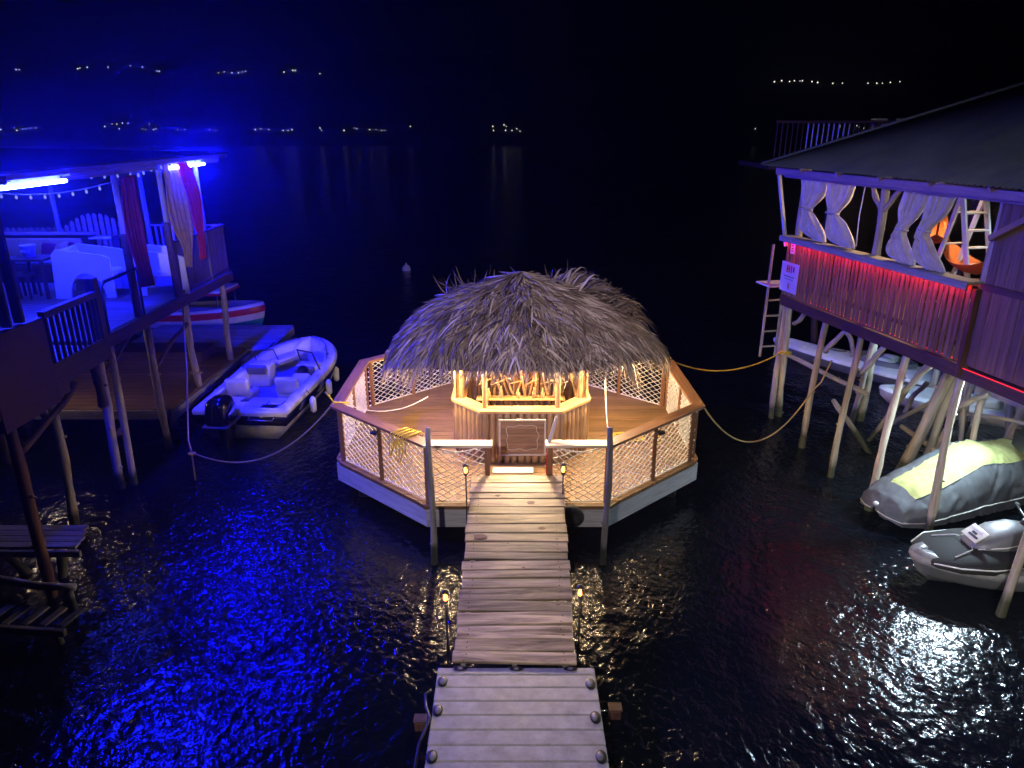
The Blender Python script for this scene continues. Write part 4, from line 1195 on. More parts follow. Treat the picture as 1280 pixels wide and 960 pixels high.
arch_chair('large white moulded lounge chair with arched side in the middle of the terrace', (-9.25, 15.6, TZ), .10, 1.0)
arch_chair('white moulded lounge chair behind the maroon curtain', (-7.85, 15.9, TZ), .25, .95)
tc = at_z(42, 322, TZ + .85)
tbl = thing('bar_table', 'dark high table with a bucket on it at the left of the terrace', 'table', (tc.x, tc.y, TZ))
box('table_top', (tc.x, tc.y, TZ + .84), (.75, .65, .05), M['dark'], tbl)
for sx in (-.3, .3):
    for sy in (-.25, .25): beam('leg', (tc.x + sx, tc.y + sy, TZ), (tc.x + sx, tc.y + sy, TZ + .815), .06, .06, M['dark'], tbl)
bc = Vector((tc.x - .08, tc.y, TZ + .867))
bk = thing('ice_bucket', 'blue metal ice bucket with white lettering on the dark table', 'bucket', bc)
lathe('pail', [(.11, .0), (.15, .24), (.16, .245), (.155, .25), (.14, .23), (.11, .02)], bc, M['card'], bk, 16)
tube('handle', [bc + Vector((.155 * math.cos(a), 0, .24 + .10 * math.sin(a))) for a in [PI * k / 8 for k in range(9)]], .006, M['chrome'], bk, 6)
tube('lettering', [bc + Vector((.145 * math.sin(w) * 1.0, -.145 * math.cos(w), .13 + .03 * math.sin(k * 2.0))) for k, w in enumerate([-.7 + .14 * j for j in range(11)])], .009, M['white'], bk, 5)
sc0 = at_z(36, 372, TZ)
st = thing('wooden_stool', 'dark square stool in front of the high table', 'stool', (sc0.x, sc0.y, TZ))
box('seat', (sc0.x, sc0.y, TZ + .5), (.42, .42, .05), M['dark'], st)
for sx in (-.17, .17):
    for sy in (-.17, .17): beam('leg', (sc0.x + sx, sc0.y + sy, TZ), (sc0.x + sx, sc0.y + sy, TZ + .474), .045, .045, M['dark'], st)
for k, (px, py, c_) in enumerate(((75, 300, 'cushion'), (92, 302, 'purp'), (60, 303, 'purp'))):
    p = at_y(px, py, 17.2)
    tag(rbox('throw_pillow', (p.x, 17.22, TZ + .68), (.40, .14, .36), M[c_], None, .06, rot=Matrix.Rotation(-.25, 4, 'X') @ Matrix.Rotation((-.3, .25, .1)[k], 4, 'Y')), ('mustard throw pillow in the middle of the terrace sofa', 'maroon throw pillow at the right of the terrace sofa', 'maroon throw pillow at the left of the terrace sofa')[k], 'pillow', 'pillows on the terrace sofa')

# ================================================================== FOREGROUND STEPS AT LEFT
sp = thing('plank_landing', 'dark plank landing at the lower left edge above the water', 'landing', (-7.6, 9.6, 0))
for k in range(4):
    beam('plank', (-9.4, 9.36 + k * .16, .60), (-6.62 - .03 * k + random.uniform(-.05, .05), 9.36 + k * .16, .60), .150, .04, M['pole'], sp)
beam('edge_beam', (-9.4, 9.25, .54), (-6.5, 9.22, .54), .06, .10, M['pole'], sp)
log('pile', (-7.1, 9.35, -.7), (-6.95, 9.5, .52), .075, .07, M['logm'], sp)
log('pile', (-7.4, 9.55, -.7), (-7.9, 9.5, .52), .08, .07, M['logm'], sp)
lw = thing('slatted_steps', 'lower slatted wooden step frame at the lower left edge', 'steps', (-7, 8.2, 0))
log('side_rail', (-8.4, 8.75, .52), (-6.2, 8.50, .45), .06, .055, M['pole'], lw, bend=.004)
beam('side_rail', (-8.2, 7.95, .30), (-5.98, 7.83, .22), .07, .10, M['pole'], lw)
for k in range(9):
    x = -8.1 + k * .25
    beam('slat', (x, 7.93 - .0, .34 - .012 * k), (x + .10, 8.30, .36 - .012 * k), .11, .03, M['pole'], lw)
log('pile', (-6.3, 8.5, -.7), (-6.3, 8.52, .40), .05, .05, M['pole'], lw)
log('pile', (-6.15, 7.9, -.7), (-6.15, 7.9, .17), .05, .05, M['pole'], lw)

# ropes at left
k0 = at_z(415, 489, 1.84); k1 = at_z(234, 577, .42)
k0 = Vector((RO[7][0] + .05, RO[7][1] + .1, RZ + .02))
tag(tube('mooring_rope', sag(k0, (-6.32, 12.75, .55), .62, 30), .016, M['trope'], None, 7), 'tan mooring rope sagging from the deck left corner to a hanging line', 'rope')
tag(tube('hanging_line', [(-7.33, 15.5, 2.9), (-6.9, 14.3, 1.7), (-6.42, 12.9, .75), (-6.32, 12.75, .55), (-6.28, 12.62, -.1)], .016, M['trope'], None, 7), 'tan line hanging from the terrace stilt down to the water', 'rope')
tag(tube('rope_knot', heap((-6.32, 12.75, .50), .05, 24, 0, 4), .016, M['yrope'], None, 6), 'yellow knot joining the two ropes over the water', 'knot')
tag(tube('rope_tail', [k0, k0 + Vector((-.08, .05, .12)), k0 + Vector((-.12, -.04, .22)), k0 + Vector((-.04, -.10, .16)), k0 + Vector((.02, -.05, .03)), k0 + Vector((.3, -.02, .01))], .014, M['yrope'], None, 6), 'yellow rope loop tied on the deck left corner rail', 'rope')
tag(tube('stilt_lashing', heap((-7.43, 15.8, 1.15), .12, 40, 0, 6), .014, M['trope'], None, 6), 'rope lashing around the terrace stilt above the dock', 'rope')
bu = at_z(508, 338, 0)
by = thing('buoy', 'small white buoy floating alone far out behind the thatch roof', 'buoy', bu)
lathe('float', [(.05, -.2), (.18, -.1), (.22, .05), (.17, .2), (.07, .28)], bu, M['white'], by, 14)
lathe('ring_top', [(.05, .28), (.05, .36), (.02, .38)], bu, M['white'], by, 10)

# ================================================================== PAVILION ON STILTS, RIGHT
FZ = 2.95
pav = thing('stilt_pavilion', 'timber pavilion on log stilts with green sheet roof and red lit slat wall', 'pavilion', R(3, 2, 0))
S0, S1, SE, DEP = -.32, 4.95, 9.6, 7.0
# floor and beams
k = 0
while S0 + k * .25 < SE:
    s = S0 + k * .25 + .125
    beam('floor_board', R(s, .02, FZ - .02), R(s, DEP, FZ - .02), .24, .04, M['terr'], pav); k += 1
beam('edge_beam', R(S0, -.0, FZ - .13), R(SE, -.0, FZ - .13), .14, .22, M['dark'], pav)
beam('edge_beam', R(S0 - .06, .0, FZ - .13), R(S0 - .06, DEP, FZ - .13), .12, .20, M['dark'], pav)
for n in (1.8, 3.6, 5.4): beam('floor_joist', R(S0, n, FZ - .15), R(SE, n, FZ - .15), .12, .18, M['dark'], pav)
# slat wall
RT = 4.28
nsl = 46
for i in range(nsl):
    s = S0 + .05 + (S1 - S0 - .1) * (i + .5) / nsl
    n = -.085 + random.uniform(-.008, .008)
    w = .082 + random.uniform(-.006, .006)
    beam('wall_slat', R(s + random.uniform(-.006, .006), n, FZ + .015 + random.uniform(0, .03)), R(s, n, RT - .045), .024, w, M['slat'], pav, up=Vector((RD.x, RD.y, 0)), bev=.008)
beam('top_rail', R(S0 - .03, -.11, RT), R(S1, -.11, RT), .30, .05, M['grey'], pav)
beam('wall_rail', R(S0, -.035, RT - .22), R(S1, -.035, RT - .22), .06, .09, M['dark'], pav)
beam('wall_rail', R(S0, -.035, FZ + .32), R(S1, -.035, FZ + .32), .06, .09, M['dark'], pav)
# red light tubes: under the top rail, and low behind the slats
beam('rail_lip', R(S0 - .03, -.268, RT - .045), R(S1, -.268, RT - .045), .015, .10, M['grey'], pav)
tube('red_light_tube', [R(S0 + .1, -.235, RT - .055), R(S1 - .05, -.235, RT - .055)], .010, M['red_led'], pav, 6)
tube('red_light_tube', [R(S0 + 1.0, -.055, FZ + .05), R(S1 - .05, -.055, FZ + .05)], .006, M['red_dim'], pav, 6)
tube('red_light_tube', [R(S1 + .12, -.12, FZ - .03), R(SE, -.12, FZ - .03)], .005, M['red_dim'], pav, 6)
# plank wall nearer to the camera
k = 0
s = S1 + .12
while s < SE:
    w = .17 + random.uniform(-.015, .02)
    beam('wall_plank', R(s + w / 2, -.06 + random.uniform(-.006, .006), FZ + .02), R(s + w / 2, -.06, 5.62), .03, w - .008, M['slat'], pav, up=Vector((RD.x, RD.y, 0)))
    s += w
beam('wall_batten', R(S1 + .1, -.10, RT - .02), R(SE, -.10, RT - .02), .05, .10, M['dark'], pav)
beam('corner_post', R(S1 + .03, -.075, FZ - .2), R(S1 + .03, -.075, 4.2), .10, .10, M['dark'], pav)
beam('prop', R(S1 + .12, -.16, 5.0), R(S1 + 1.1, -.22, 5.6), .07, .09, M['picket'], pav)
# inner partition behind the plank wall
k = 0
while k < 18:
    beam('partition_plank', R(S1 + .10, .05 + k * .2 + .1, FZ), R(S1 + .10, .05 + k * .2 + .1, 5.6), .03, .19, M['slat'], pav, up=Vector((RN.x, RN.y, 0))); k += 1
# posts, fascia, roof
for s_, n_ in ((S0 + .12, .12), (2.35, .10), (S1 - .05, .14), (S0 + .12, 3.6), (S0 + .12, 6.8), (4.6, 6.8), (2.35, 3.8)):
    log('post', R(s_, n_, FZ), R(s_, n_, 5.72 + max(0, n_ - .2) * .2), .085, .07, M['logm'], pav, bend=.006)
for sg in (-1, 1):
    log('post_fork', R(2.35, .10, 5.1), R(2.35 + .45 * sg, .10, 5.62), .05, .045, M['logm'], pav)
beam('leaning_strut', R(-.95, -.10, 5.62), R(-.28, -.12, 4.05), .07, .07, M['paint'], pav)
beam('fascia', R(-.75, -.28, 5.66), R(SE, -.28, 5.66), .06, .14, M['fascia'], pav)
beam('eave_beam', R(-.6, -.12, 5.60), R(SE, -.12, 5.60), .12, .13, M['fascia'], pav)
EO, EZ, EP, ES, EN = -.55, 5.78, .475, -.98, 4.2
def roof_sheet(name, line, dirv, length_fn, n, amp=.012, wave=.11):
    V, Fc = [], []
    for i in range(n + 1):
        t = i / n; b = line(t)
        L = length_fn(t)
        z = amp * math.sin(2 * PI * (b[2]) / wave)
        p0 = R(b[0], b[1], EZ + z); p1 = R(b[0] + dirv[0] * L, b[1] + dirv[1] * L, EZ + z + EP * L)
        V += [p0, p1]
    Fc = [(2 * i, 2 * i + 2, 2 * i + 3, 2 * i + 1) for i in range(n)]
    o = solid(name, V, Fc, M['zinc'], pav, smooth=True)
    md = o.modifiers.new('thickness', 'SOLIDIFY'); md.thickness = .006
    return o
HL = EN - EO
roof_sheet('roof_sheet', lambda t: (ES + (SE - ES) * t, EO, (SE - ES) * t), (0, 1), lambda t: max(.01, min((SE - ES) * t, HL)), 560)
roof_sheet('roof_sheet', lambda t: (ES, EO + 2 * HL * t, 2 * HL * t), (1, 0), lambda t: max(.01, min(2 * HL * t, 2 * HL * (1 - t))), 420)
roof_sheet('roof_sheet', lambda t: (SE - (SE - ES) * t, EO + 2 * HL, (SE - ES) * t), (0, -1), lambda t: max(.01, min((SE - ES) * (1 - t), HL)), 200)
hp0, hp1 = R(ES, EO, EZ + .03), R(ES + HL, EO + HL, EZ + .03 + EP * HL)
tube('hip_cap', [hp0, hp0.lerp(hp1, .5), hp1], .03, M['zinc'], pav, 8)
for s_ in (0.3, 1.5, 2.7, 3.9, 5.1, 6.5):
    beam('rafter', R(s_, -.4, EZ - .06), R(s_, min(s_ + 1.2, 4.0), EZ - .06 + EP * (min(s_ + 1.2, 4.0) + .4)), .05, .10, M['fascia'], pav)
# poster and small notice on the slats
po = thing('poster', 'pale blue poster with red heading on the far end of the slat wall', 'poster', R(.02, -.11, 3.07))
def wall_box(name, s, z, w, h, mat, parent, n=-.118, t=.012):
    return beam(name, R(s - w / 2, n, z), R(s + w / 2, n, z), t, h, mat, parent, bev=.002)
wall_box('sheet', .0, 3.40, .66, .66, M['card'], po)
for j, (ds, dz_, w, h, mm) in enumerate(((-.10, .19, .05, .16, 'inkred'), (-.02, .19, .05, .16, 'inkred'), (.06, .19, .05, .16, 'inkred'), (-.06, .19, .09, .04, 'inkred'), (.15, .20, .05, .12, 'ink'), (0, .02, .40, .018, 'ink'), (0, -.04, .34, .012, 'ink'), (.02, -.19, .07, .13, 'cushion'))):
    wall_box('print', ds, 3.40 + dz_, w, h, M[mm], po, n=-.1265 - .0003 * j, t=.003)
no = thing('notice', 'small white notice above the poster under the red light', 'notice', R(.0, -.11, 4.0))
wall_box('sheet', .0, 4.05, .16, .24, M['card'], no)
for dz_ in (.06, .0, -.05): wall_box('print', .0, 4.05 + dz_, .08, .025, M['ink'], no, n=-.1265, t=.003)
# curtains of the pavilion
def en(l, r, n=-.02): return (at_n(l[0], l[1], n), at_n(r[0], r[1], n))
cn = Vector((-RN.x, -RN.y, 0))
cl = [('leftmost sheer white curtain of the pavilion beside the corner post', [((1003, 222), (1036, 226)), ((1004, 238), (1030, 244)), ((1004, 258), (1015, 262)), ((1003, 272), (1017, 270)), ((1004, 288), (1028, 290)), ((1020, 301), (1032, 303))]),
      ('second sheer white curtain from the pavilion corner, pinched in the middle', [((1037, 226), (1070, 230)), ((1035, 242), (1062, 250)), ((1036, 264), (1048, 268)), ((1034, 280), (1054, 278)), ((1037, 298), (1064, 298)), ((1052, 308), (1068, 311))]),
      ('third sheer white curtain, just right of the forked post', [((1135, 233), (1168, 237)), ((1126, 258), (1154, 262)), ((1124, 284), (1134, 288)), ((1112, 302), (1133, 302)), ((1112, 318), (1140, 318)), ((1126, 328), (1144, 334))]),
      ('rightmost sheer white curtain of the pavilion next to the plank wall', [((1166, 237), (1198, 240)), ((1158, 262), (1184, 266)), ((1152, 284), (1163, 290)), ((1143, 306), (1164, 306)), ((1146, 325), (1174, 326)), ((1164, 340), (1184, 346))])]
for lb, e in cl:
    cu_ = curtain('curtain', lb, [en(l, r) for l, r in e], M['sheer'], 5, .065, toward=cn, group='pavilion curtains', nu=48)
    l_, r_ = en(*e[2]); c_ = (l_ + r_) / 2 + cn * .03; hw = (r_ - l_).length / 2 + .01
    dv = (r_ - l_).normalized()
    tube('tie_band', [c_ + dv * (hw * math.cos(a)) + cn * (.09 * math.sin(a)) + Vector((0, 0, .012 * math.sin(2 * a))) for a in [2 * PI * k / 20 for k in range(20)]], .018, M['sheer'], cu_, 6, closed=True)
tag(tube('pull_rope', [at_n(1082, 230, -.02), at_n(1074, 270, -.02), at_n(1070, 308, -.02)], .012, M['rope'], None, 6), 'thin white cord hanging beside the second pavilion curtain', 'rope')
# hammocks
def hammock(label, p0, p1, drop, width, group='hammocks in the pavilion'):
    t = thing('hammock', label, 'hammock', (p0 + p1) / 2 - Vector((0, 0, drop)), group)
    q0, q1 = p0.lerp(p1, .12), p0.lerp(p1, .88)
    d = (p1 - p0).normalized(); sd = Vector((-d.y, d.x, 0)).normalized()
    V, Fc = [], []; nu, nv = 28, 10
    for i in range(nu + 1):
        u = i / nu; t_ = .12 + .76 * u
        c = p0.lerp(p1, t_); c.z -= drop * 4 * t_ * (1 - t_)
        w = width * (math.sin(PI * u) ** .6 + .06)
        for j in range(nv + 1):
            v = j / nv - .5
            V.append(c + sd * v * w + Vector((0, 0, (v * 2) ** 2 * .16 * math.sin(PI * u) + .012 * math.sin(v * 30 + u * 9))))
    for i in range(nu):
        for j in range(nv):
            a = i * (nv + 1) + j; Fc.append((a, a + 1, a + nv + 2, a + nv + 1))
    c = V[0].copy()
    o = link('sling', make_mesh('sling', [v - c for v in V], Fc, M['orange'], True), T(c), t)
    md = o.modifiers.new('thickness', 'SOLIDIFY'); md.thickness = .006
    def pt(t_):
        c_ = p0.lerp(p1, t_); c_.z -= drop * 4 * t_ * (1 - t_); return c_
    tube('cord', [p0, pt(.06), pt(.125)], .02, M['orange'], t, 6)
    tube('cord', [pt(.875), pt(.94), p1], .02, M['orange'], t, 6)
hammock('orange hammock slung low at the right of the pavilion opening', R(1.6, 2.2, 4.75), R(4.9, .75, 5.05), .85, .6)
hammock('brown orange hammock hanging between the corner and the forked post', R(.2, 3.4, 5.3), R(3.2, .6, 5.0), .75, .35)
# white step ladder inside
sl = thing('step_ladder', 'pale wooden A-frame ladder standing inside the pavilion', 'ladder', R(3.6, 1.6, FZ))
for n_ in (1.35, 1.85):
    beam('rail', R(2.25, n_, FZ), R(2.8, n_, 5.45), .05, .10, M['paint'], sl)
    beam('rail', R(3.65, n_, FZ), R(2.8, n_, 5.45), .05, .10, M['paint'], sl)
for k in range(7):
    z = FZ + .35 + k * .30; f = (z - FZ) / 2.5
    beam('tread', R(3.65 - .85 * f, 1.36, z), R(3.65 - .85 * f, 1.84, z), .12, .03, M['paint'], sl)
    if k % 2 == 0: beam('stay', R(2.25 + .55 * f, 1.36, z), R(2.25 + .55 * f, 1.84, z), .05, .03, M['paint'], sl)
for p0, p1 in ((R(3.75, 2.4, 5.7), R(4.85, 1.6, 4.6)), (R(4.2, 2.6, 5.6), R(4.25, 2.6, FZ)), (R(4.75, 2.3, 4.9), R(4.8, 2.3, FZ))):
    beam('inner_brace', p0, p1, .07, .07, M['ply'], pav)
it = thing('pavilion_table', 'low brown table inside the pavilion beside the plank wall', 'table', R(4.35, .9, FZ))
beam('table_top', R(3.95, .9, FZ + 1.15), R(4.8, .9, FZ + 1.15), .7, .05, M['picket'], it)
for s_ in (4.05, 4.7):
    for n_ in (.65, 1.15): beam('leg', R(s_, n_, FZ), R(s_, n_, FZ + 1.12), .06, .06, M['picket'], it)
# lamps of the pavilion: a bulkhead light inside and two floods under the deck
def flood(label, c, aim, face, size=(.26, .18)):
    t = thing('flood_light', label, 'lamp', c, 'pavilion flood lights')
    m = frame_x(c, aim); m = T(c) @ (Vector(aim) - Vector(c)).to_track_quat('-Z', 'Y').to_matrix().to_4x4()
    link('housing', box_mesh(size[0] + .04, size[1] + .04, .06, M['black'], .008), m @ T(0, 0, .034), t)
    link('lamp_face', box_mesh(size[0], size[1], .006, face, .002), m, t)
    beam('bracket', m @ Vector((0, 0, .07)), m @ Vector((0, 0, .07)) + Vector((0, 0, .12)), .04, .02, M['black'], t)
    return t
M['cool_in'] = glow('cool_lamp_face', (0.62, 0.84, 1.0), 260.0)
M['cool_far'] = glow('cool_far_face', (0.5, 0.75, 1.0), 420.0)
M['warm_in'] = glow('warm_lamp_face', (1.0, 0.62, 0.3), 1500.0)
flood('white flood light under the deck edge above the jet skis', (8.15, 11.25, 2.62), (5.9, 8.0, .0), M['cool'], (.30, .18))
flood('cool flood light under the middle of the pavilion deck', R(1.8, 2.6, 2.62), (9.2, 19.4, .4), M['cool_far'], (.30, .2))
flood('cool lamp inside the pavilion behind the plank wall', R(4.7, 2.4, 5.5), R(3.2, 1.4, 3.2), M['cool_in'], (.25, .2))
flood('warm lamp inside the pavilion under the rafters', R(1.4, 2.0, 5.75), R(2.4, .4, 3.6), M['warm_in'], (.2, .15))

# stilts and braces
for bx, by, s_, r in ((6.24, 15.85, -.28, .095), (6.47, 15.98, -.12, .105), (6.34, 14.15, 1.28, .10), (6.40, 12.76, 2.40, .095), (6.52, 11.50, 3.65, .10), (7.08, 10.55, 4.90, .095), (7.02, 8.50, 7.0, .095)):
    top = R(s_, .06 if s_ < 6 else -.13, FZ - .22); b = Vector((bx, by, 0)); b2 = b + (b - top).normalized() * .8
    log('stilt', b2, top, r * .74, r * .62, M['logm'], pav, bend=.012, nseg=16)
for a, b in (((1032, 440), (1060, 412)), ((1075, 468), (1106, 432)), ((1068, 445), (1058, 413)), ((1128, 492), (1164, 456)), ((993, 405), (1008, 390))):
    log('brace', at_n(*a, .05), at_n(*b, .05), .05, .05, M['logm'], pav)
log('cross_pole', R(-.3, .12, 1.55), R(2.6, .3, 1.5), .05, .05, M['logm'], pav)
inner = [((1075, 525), (1092, 440), 2.0, .085), ((1127, 588), (1187, 470), 1.55, .12), ((1152, 592), (1178, 520), 1.6, .085), ((1240, 582), (1275, 520), 2.6, .11), ((1262, 575), (1262, 515), 2.6, .10), ((1278, 560), (1280, 515), 2.6, .09), ((1200, 545), (1212, 480), 3.6, .09), ((1160, 500), (1168, 470), 4.2, .09)]
for a, b, n_, r in inner:
    b0 = at_z(a[0], a[1], 0); nn = (b0.xy - RC).dot(RN)
    p1 = at_n(b[0], b[1], nn + .0)
    d = (p1 - b0); top = b0 + d * ((FZ - .22) / max(.3, d.z))
    if (top - b0).length > 4.2: top = p1
    log('stilt', b0 - d.normalized() * .6, top, r, r * .85, M['logm'], pav, bend=.012)
for a, b, n0, n1, r in (((1042, 500), (1102, 592), .9, .9, .055), ((1126, 533), (1190, 588), 1.5, 1.0, .05), ((1100, 540), (1190, 490), 1.6, 2.4, .05), ((1190, 512), (1236, 492), 1.3, 1.3, .05), ((1130, 515), (1158, 478), 2.0, 2.0, .05)):
    log('brace', at_n(*a, n0), at_n(*b, n1), r, r, M['logm'], pav, bend=.03)
for (s0, n0, z0), (s1, n1, z1), r in (((1.6, 1.2, -.3), (2.6, 2.0, 2.7), .06), ((3.0, 1.4, -.3), (3.3, 2.4, 2.7), .055), ((3.9, 1.5, .2), (3.2, 1.9, 2.7), .045), ((4.4, 1.2, -.3), (4.0, 1.6, 2.7), .06), ((5.2, 2.6, -.3), (4.2, 3.2, 2.7), .06), ((2.2, 2.4, .9), (4.6, 2.2, 1.5), .045), ((4.6, 3.4, -.3), (4.9, 3.4, 2.7), .07), ((5.6, 1.6, .6), (4.3, 2.4, 2.4), .05), ((.6, 1.6, -.3), (.9, 1.7, 2.7), .065), ((2.0, 3.6, -.3), (2.2, 3.8, 2.7), .07), ((5.9, 3.0, -.3), (6.0, 2.6, 2.7), .07)):
    log('brace', R(s0, n0, z0), R(s1, n1, z1), r, r * .9, M['logm'], pav, bend=.02)
beam('cross_beam', R(2.0, 3.0, 1.45), R(4.4, 3.0, 1.45), .10, .16, M['logm'], pav)
box('dark_crate', R(5.1, 2.2, 1.35), (1.2, .5, .3), M['black'], pav, rz=-RA)
# boarding ladder and landing at the far corner
bl = thing('boarding_ladder', 'weathered ladder with small landing at the far corner of the pavilion', 'ladder', R(-.7, .0, .8))
for n_ in (-.22, .18):
    beam('rail', R(-.62, n_, 1.35), R(-.62, n_, 4.05 if n_ < 0 else 3.1), .05, .06, M['grey'], bl)
for k in range(4): beam('rung', R(-.62, -.20, 1.6 + k * .38), R(-.62, .16, 1.6 + k * .38), .05, .04, M['grey'], bl)
beam('landing_board', R(-.95, -.05, 3.12), R(-.36, -.05, 3.12), .62, .04, M['paint'], bl)

# far upper balcony behind the roof with two white chairs
fb = thing('upper_balcony', 'dark upper balcony with thin balusters far behind the pavilion roof', 'balcony', (9.5, 22.5, 5.5))
box('deck', (11.0, 23.5, 5.46), (6.8, 3.0, .14), M['dark'], fb)
rr = beam('rail', (7.7, 22.1, 6.72), (14.3, 22.1, 6.72), .06, .08, M['dark'], fb)
for k in range(44):
    x = 7.75 + k * .15; beam('baluster', (x, 22.1, 5.55), (x, 22.1, 6.675), .03, .04, M['paint'] if 5 < k < 15 else M['dark'], fb)
for x in (9.9, 14.2): log('post', (x, 22.3, -.5), (x, 22.3, 5.38), .12, .11, M['dark'], fb)
beam('stair_rail', (10.6, 22.3, 6.75), (12.4, 22.3, 5.6), .05, .07, M['dark'], fb)
def plastic_chair(label, c, rz):
    t = thing('plastic_chair', label, 'chair', c, 'white chairs on the upper balcony', rz=rz)
    mw = T(c) @ Matrix.Rotation(rz, 4, 'Z')
    rbox('seat', (0, 0, .44), (.48, .46, .05), M['white'], t, .02, mw=mw)
    rbox('backrest', (0, .22, .78), (.50, .05, .30), M['white'], t, .02, mw=mw)
    rbox('back_rail', (0, .22, 1.02), (.56, .06, .12), M['white'], t, .025, mw=mw)
    for sx in (-.21, .21):
        for sy in (-.2, .2):
            tube('leg', [mw @ Vector((sx, sy, .43)), mw @ Vector((sx * 1.1, sy * 1.1, 0))], .022, M['white'], t, 7)
        tube('arm', [mw @ Vector((sx * 1.2, -.2, .43)), mw @ Vector((sx * 1.2, -.2, .64)), mw @ Vector((sx * 1.2, .22, .68))], .02, M['white'], t, 7)
plastic_chair('white plastic chair showing its back above the pavilion roof edge', (11.15, 22.75, 5.75), .2)
plastic_chair('white plastic chair mostly hidden by the pavilion roof, right of the other', (11.95, 22.9, 5.75), -.2)
box('chair_plinth', (11.5, 22.9, 5.64), (1.9, .8, .22), M['dark'], fb)

# ================================================================== boats under the pavilion
wp = Vector((8.3, 21.0, 0)); wh = math.radians(-48)
wb = thing('speedboat', 'pale speedboat with long pointed foredeck moored beyond the pavilion stilts', 'boat', wp, rz=wh + PI)
WW = T(wp) @ Matrix.Rotation(wh, 4, 'Z') @ T(4.6, 0, 0) @ Matrix.Rotation(PI, 4, 'Z')
q = lambda ins, z: boat_ring(4.9, 1.35, ins, z, .10, blunt=1.5, full=.25, stern=.95)
loft('hull', [q(.4, -.2), q(.12, .05), q(.0, .26)], M['jethull'], WW, wb, cap0=True)
loft('deck_edge', [q(.0, .26), q(-.01, .32), q(.04, .36), q(.2, .42), q(.42, .46)], M['gel'], WW, wb, cap1=True)
cp = [Vector((1.6 + .85 * math.cos(a), .42 * math.sin(a), .52)) for a in [2 * PI * k / 24 for k in range(24)]]
loft('cockpit_rim', [[v + Vector((0, 0, -.1)) for v in cp], [v + Vector((0, 0, .07)) for v in cp], [Vector((1.6 + (v.x - 1.6) * .88, v.y * .86, .58)) for v in cp], [Vector((1.6 + (v.x - 1.6) * .8, v.y * .8, .48)) for v in cp]], M['greyvinyl'], WW, wb, cap1=True)
for sy in (-.25, .25): rbox('seat', (1.5, sy * .7, .54), (.35, .28, .2), M['vinyl'], wb, .06, mw=WW)
tube('deck_line', [WW @ Vector((3.9, .0, .58)), WW @ Vector((3.3, .2, .57)), WW @ Vector((2.8, .25, .55)), WW @ Vector((2.6, .1, .56))], .012, M['black'], wb, 6)
lp = Vector((9.5, 16.9, 0)); lh = math.radians(-30)
pb = thing('paddle_boat', 'flat lavender lit hull lying behind the pavilion stilts', 'boat', lp, rz=lh)
LW = T(lp) @ Matrix.Rotation(lh, 4, 'Z') @ T(3.4, 0, 0) @ Matrix.Rotation(PI, 4, 'Z')
q = lambda ins, z: boat_ring(3.6, 1.3, ins, z, .06, blunt=2.2, full=.4, stern=.9)
loft('hull', [q(.3, -.1), q(.05, .12), q(.0, .3)], M['gel'], LW, pb, cap0=True)
loft('deck', [q(.0, .3), q(.02, .36), q(.12, .38), q(.25, .36)], M['white'], LW, pb, cap1=True)
rbox('seat', (1.3, 0, .48), (.5, .8, .22), M['vinyl'], pb, .06, mw=LW)

# ================================================================== JET SKIS
jp = Vector((6.10, 9.32, 0.0)); jh = math.radians(2)
jet = thing('jet_ski', 'uncovered grey jet ski with black seat moored among the stilts', 'jet ski', jp, rz=jh)
JW = T(jp) @ Matrix.Rotation(jh, 4, 'Z') @ T(3.2, 0, 0) @ Matrix.Rotation(PI, 4, 'Z')     # bow towards -x
q = lambda ins, z: boat_ring(3.2, 1.22, ins, z, .10, blunt=2.3, full=.45, stern=.85)
loft('hull', [q(.4, -.15), q(.12, .08), q(.0, .30)], M['jethull'], JW, jet, cap0=True)
loft('bumper', [q(-.005, .30), q(-.025, .34), q(-.025, .38), q(.0, .42)], M['plastic'], JW, jet)
loft('deck', [q(.0, .42), q(.05, .46), q(.14, .46), q(.2, .40)], M['jethull'], JW, jet, cap1=True)
def body(name, secs, mat, mw, parent, n=12):
    """secs: (x, half width, z base, z top) lofted with rounded tops"""
    rings = []
    for x, w, z0, z1 in secs:
        r = []
        for k in range(n + 1):
            a = PI * k / n
            ca, sa = math.cos(a), math.sin(a)
            r.append(Vector((x, w * math.copysign(abs(ca) ** .7, ca), z0 + (z1 - z0) * abs(sa) ** .6)))
        rings.append(r)
    return loft(name, rings, mat, mw, parent, cap0=True, cap1=True)
hood = body('hood', [(3.12, .10, .45, .48), (3.02, .34, .45, .53), (2.75, .50, .45, .60), (2.3, .56, .44, .67), (1.95, .54, .42, .70), (1.72, .46, .42, .68)], M['jethood'], JW, jet)
cw = body('cowl', [(2.42, .14, .58, .68), (2.25, .25, .60, .80), (2.0, .30, .60, .92), (1.75, .28, .60, .98), (1.55, .22, .55, .96)], M['jethull'], JW, jet, n=16)
rbox('label_plate', (2.30, 0, .815), (.24, .34, .02), M['gel'], cw, .008, mw=JW, rot=Matrix.Rotation(.62, 4, 'Y'))
for k, (dx_, w_, mm) in enumerate(((.05, .26, 'card'), (-.01, .10, 'ink'), (-.06, .20, 'ink'))):
    rbox('label_print', (2.30 - dx_ * .8, .03 * (k - 1), .833 + dx_ * .58), (.035, w_, .006), M[mm], cw, .002, mw=JW, rot=Matrix.Rotation(.62, 4, 'Y'))
body('seat', [(1.50, .13, .42, .84), (1.30, .19, .42, .90), (1.05, .20, .42, .88), (.85, .19, .42, .82), (.70, .22, .42, .93), (.35, .22, .42, .92), (.12, .17, .42, .80)], M['seat'], JW, jet)
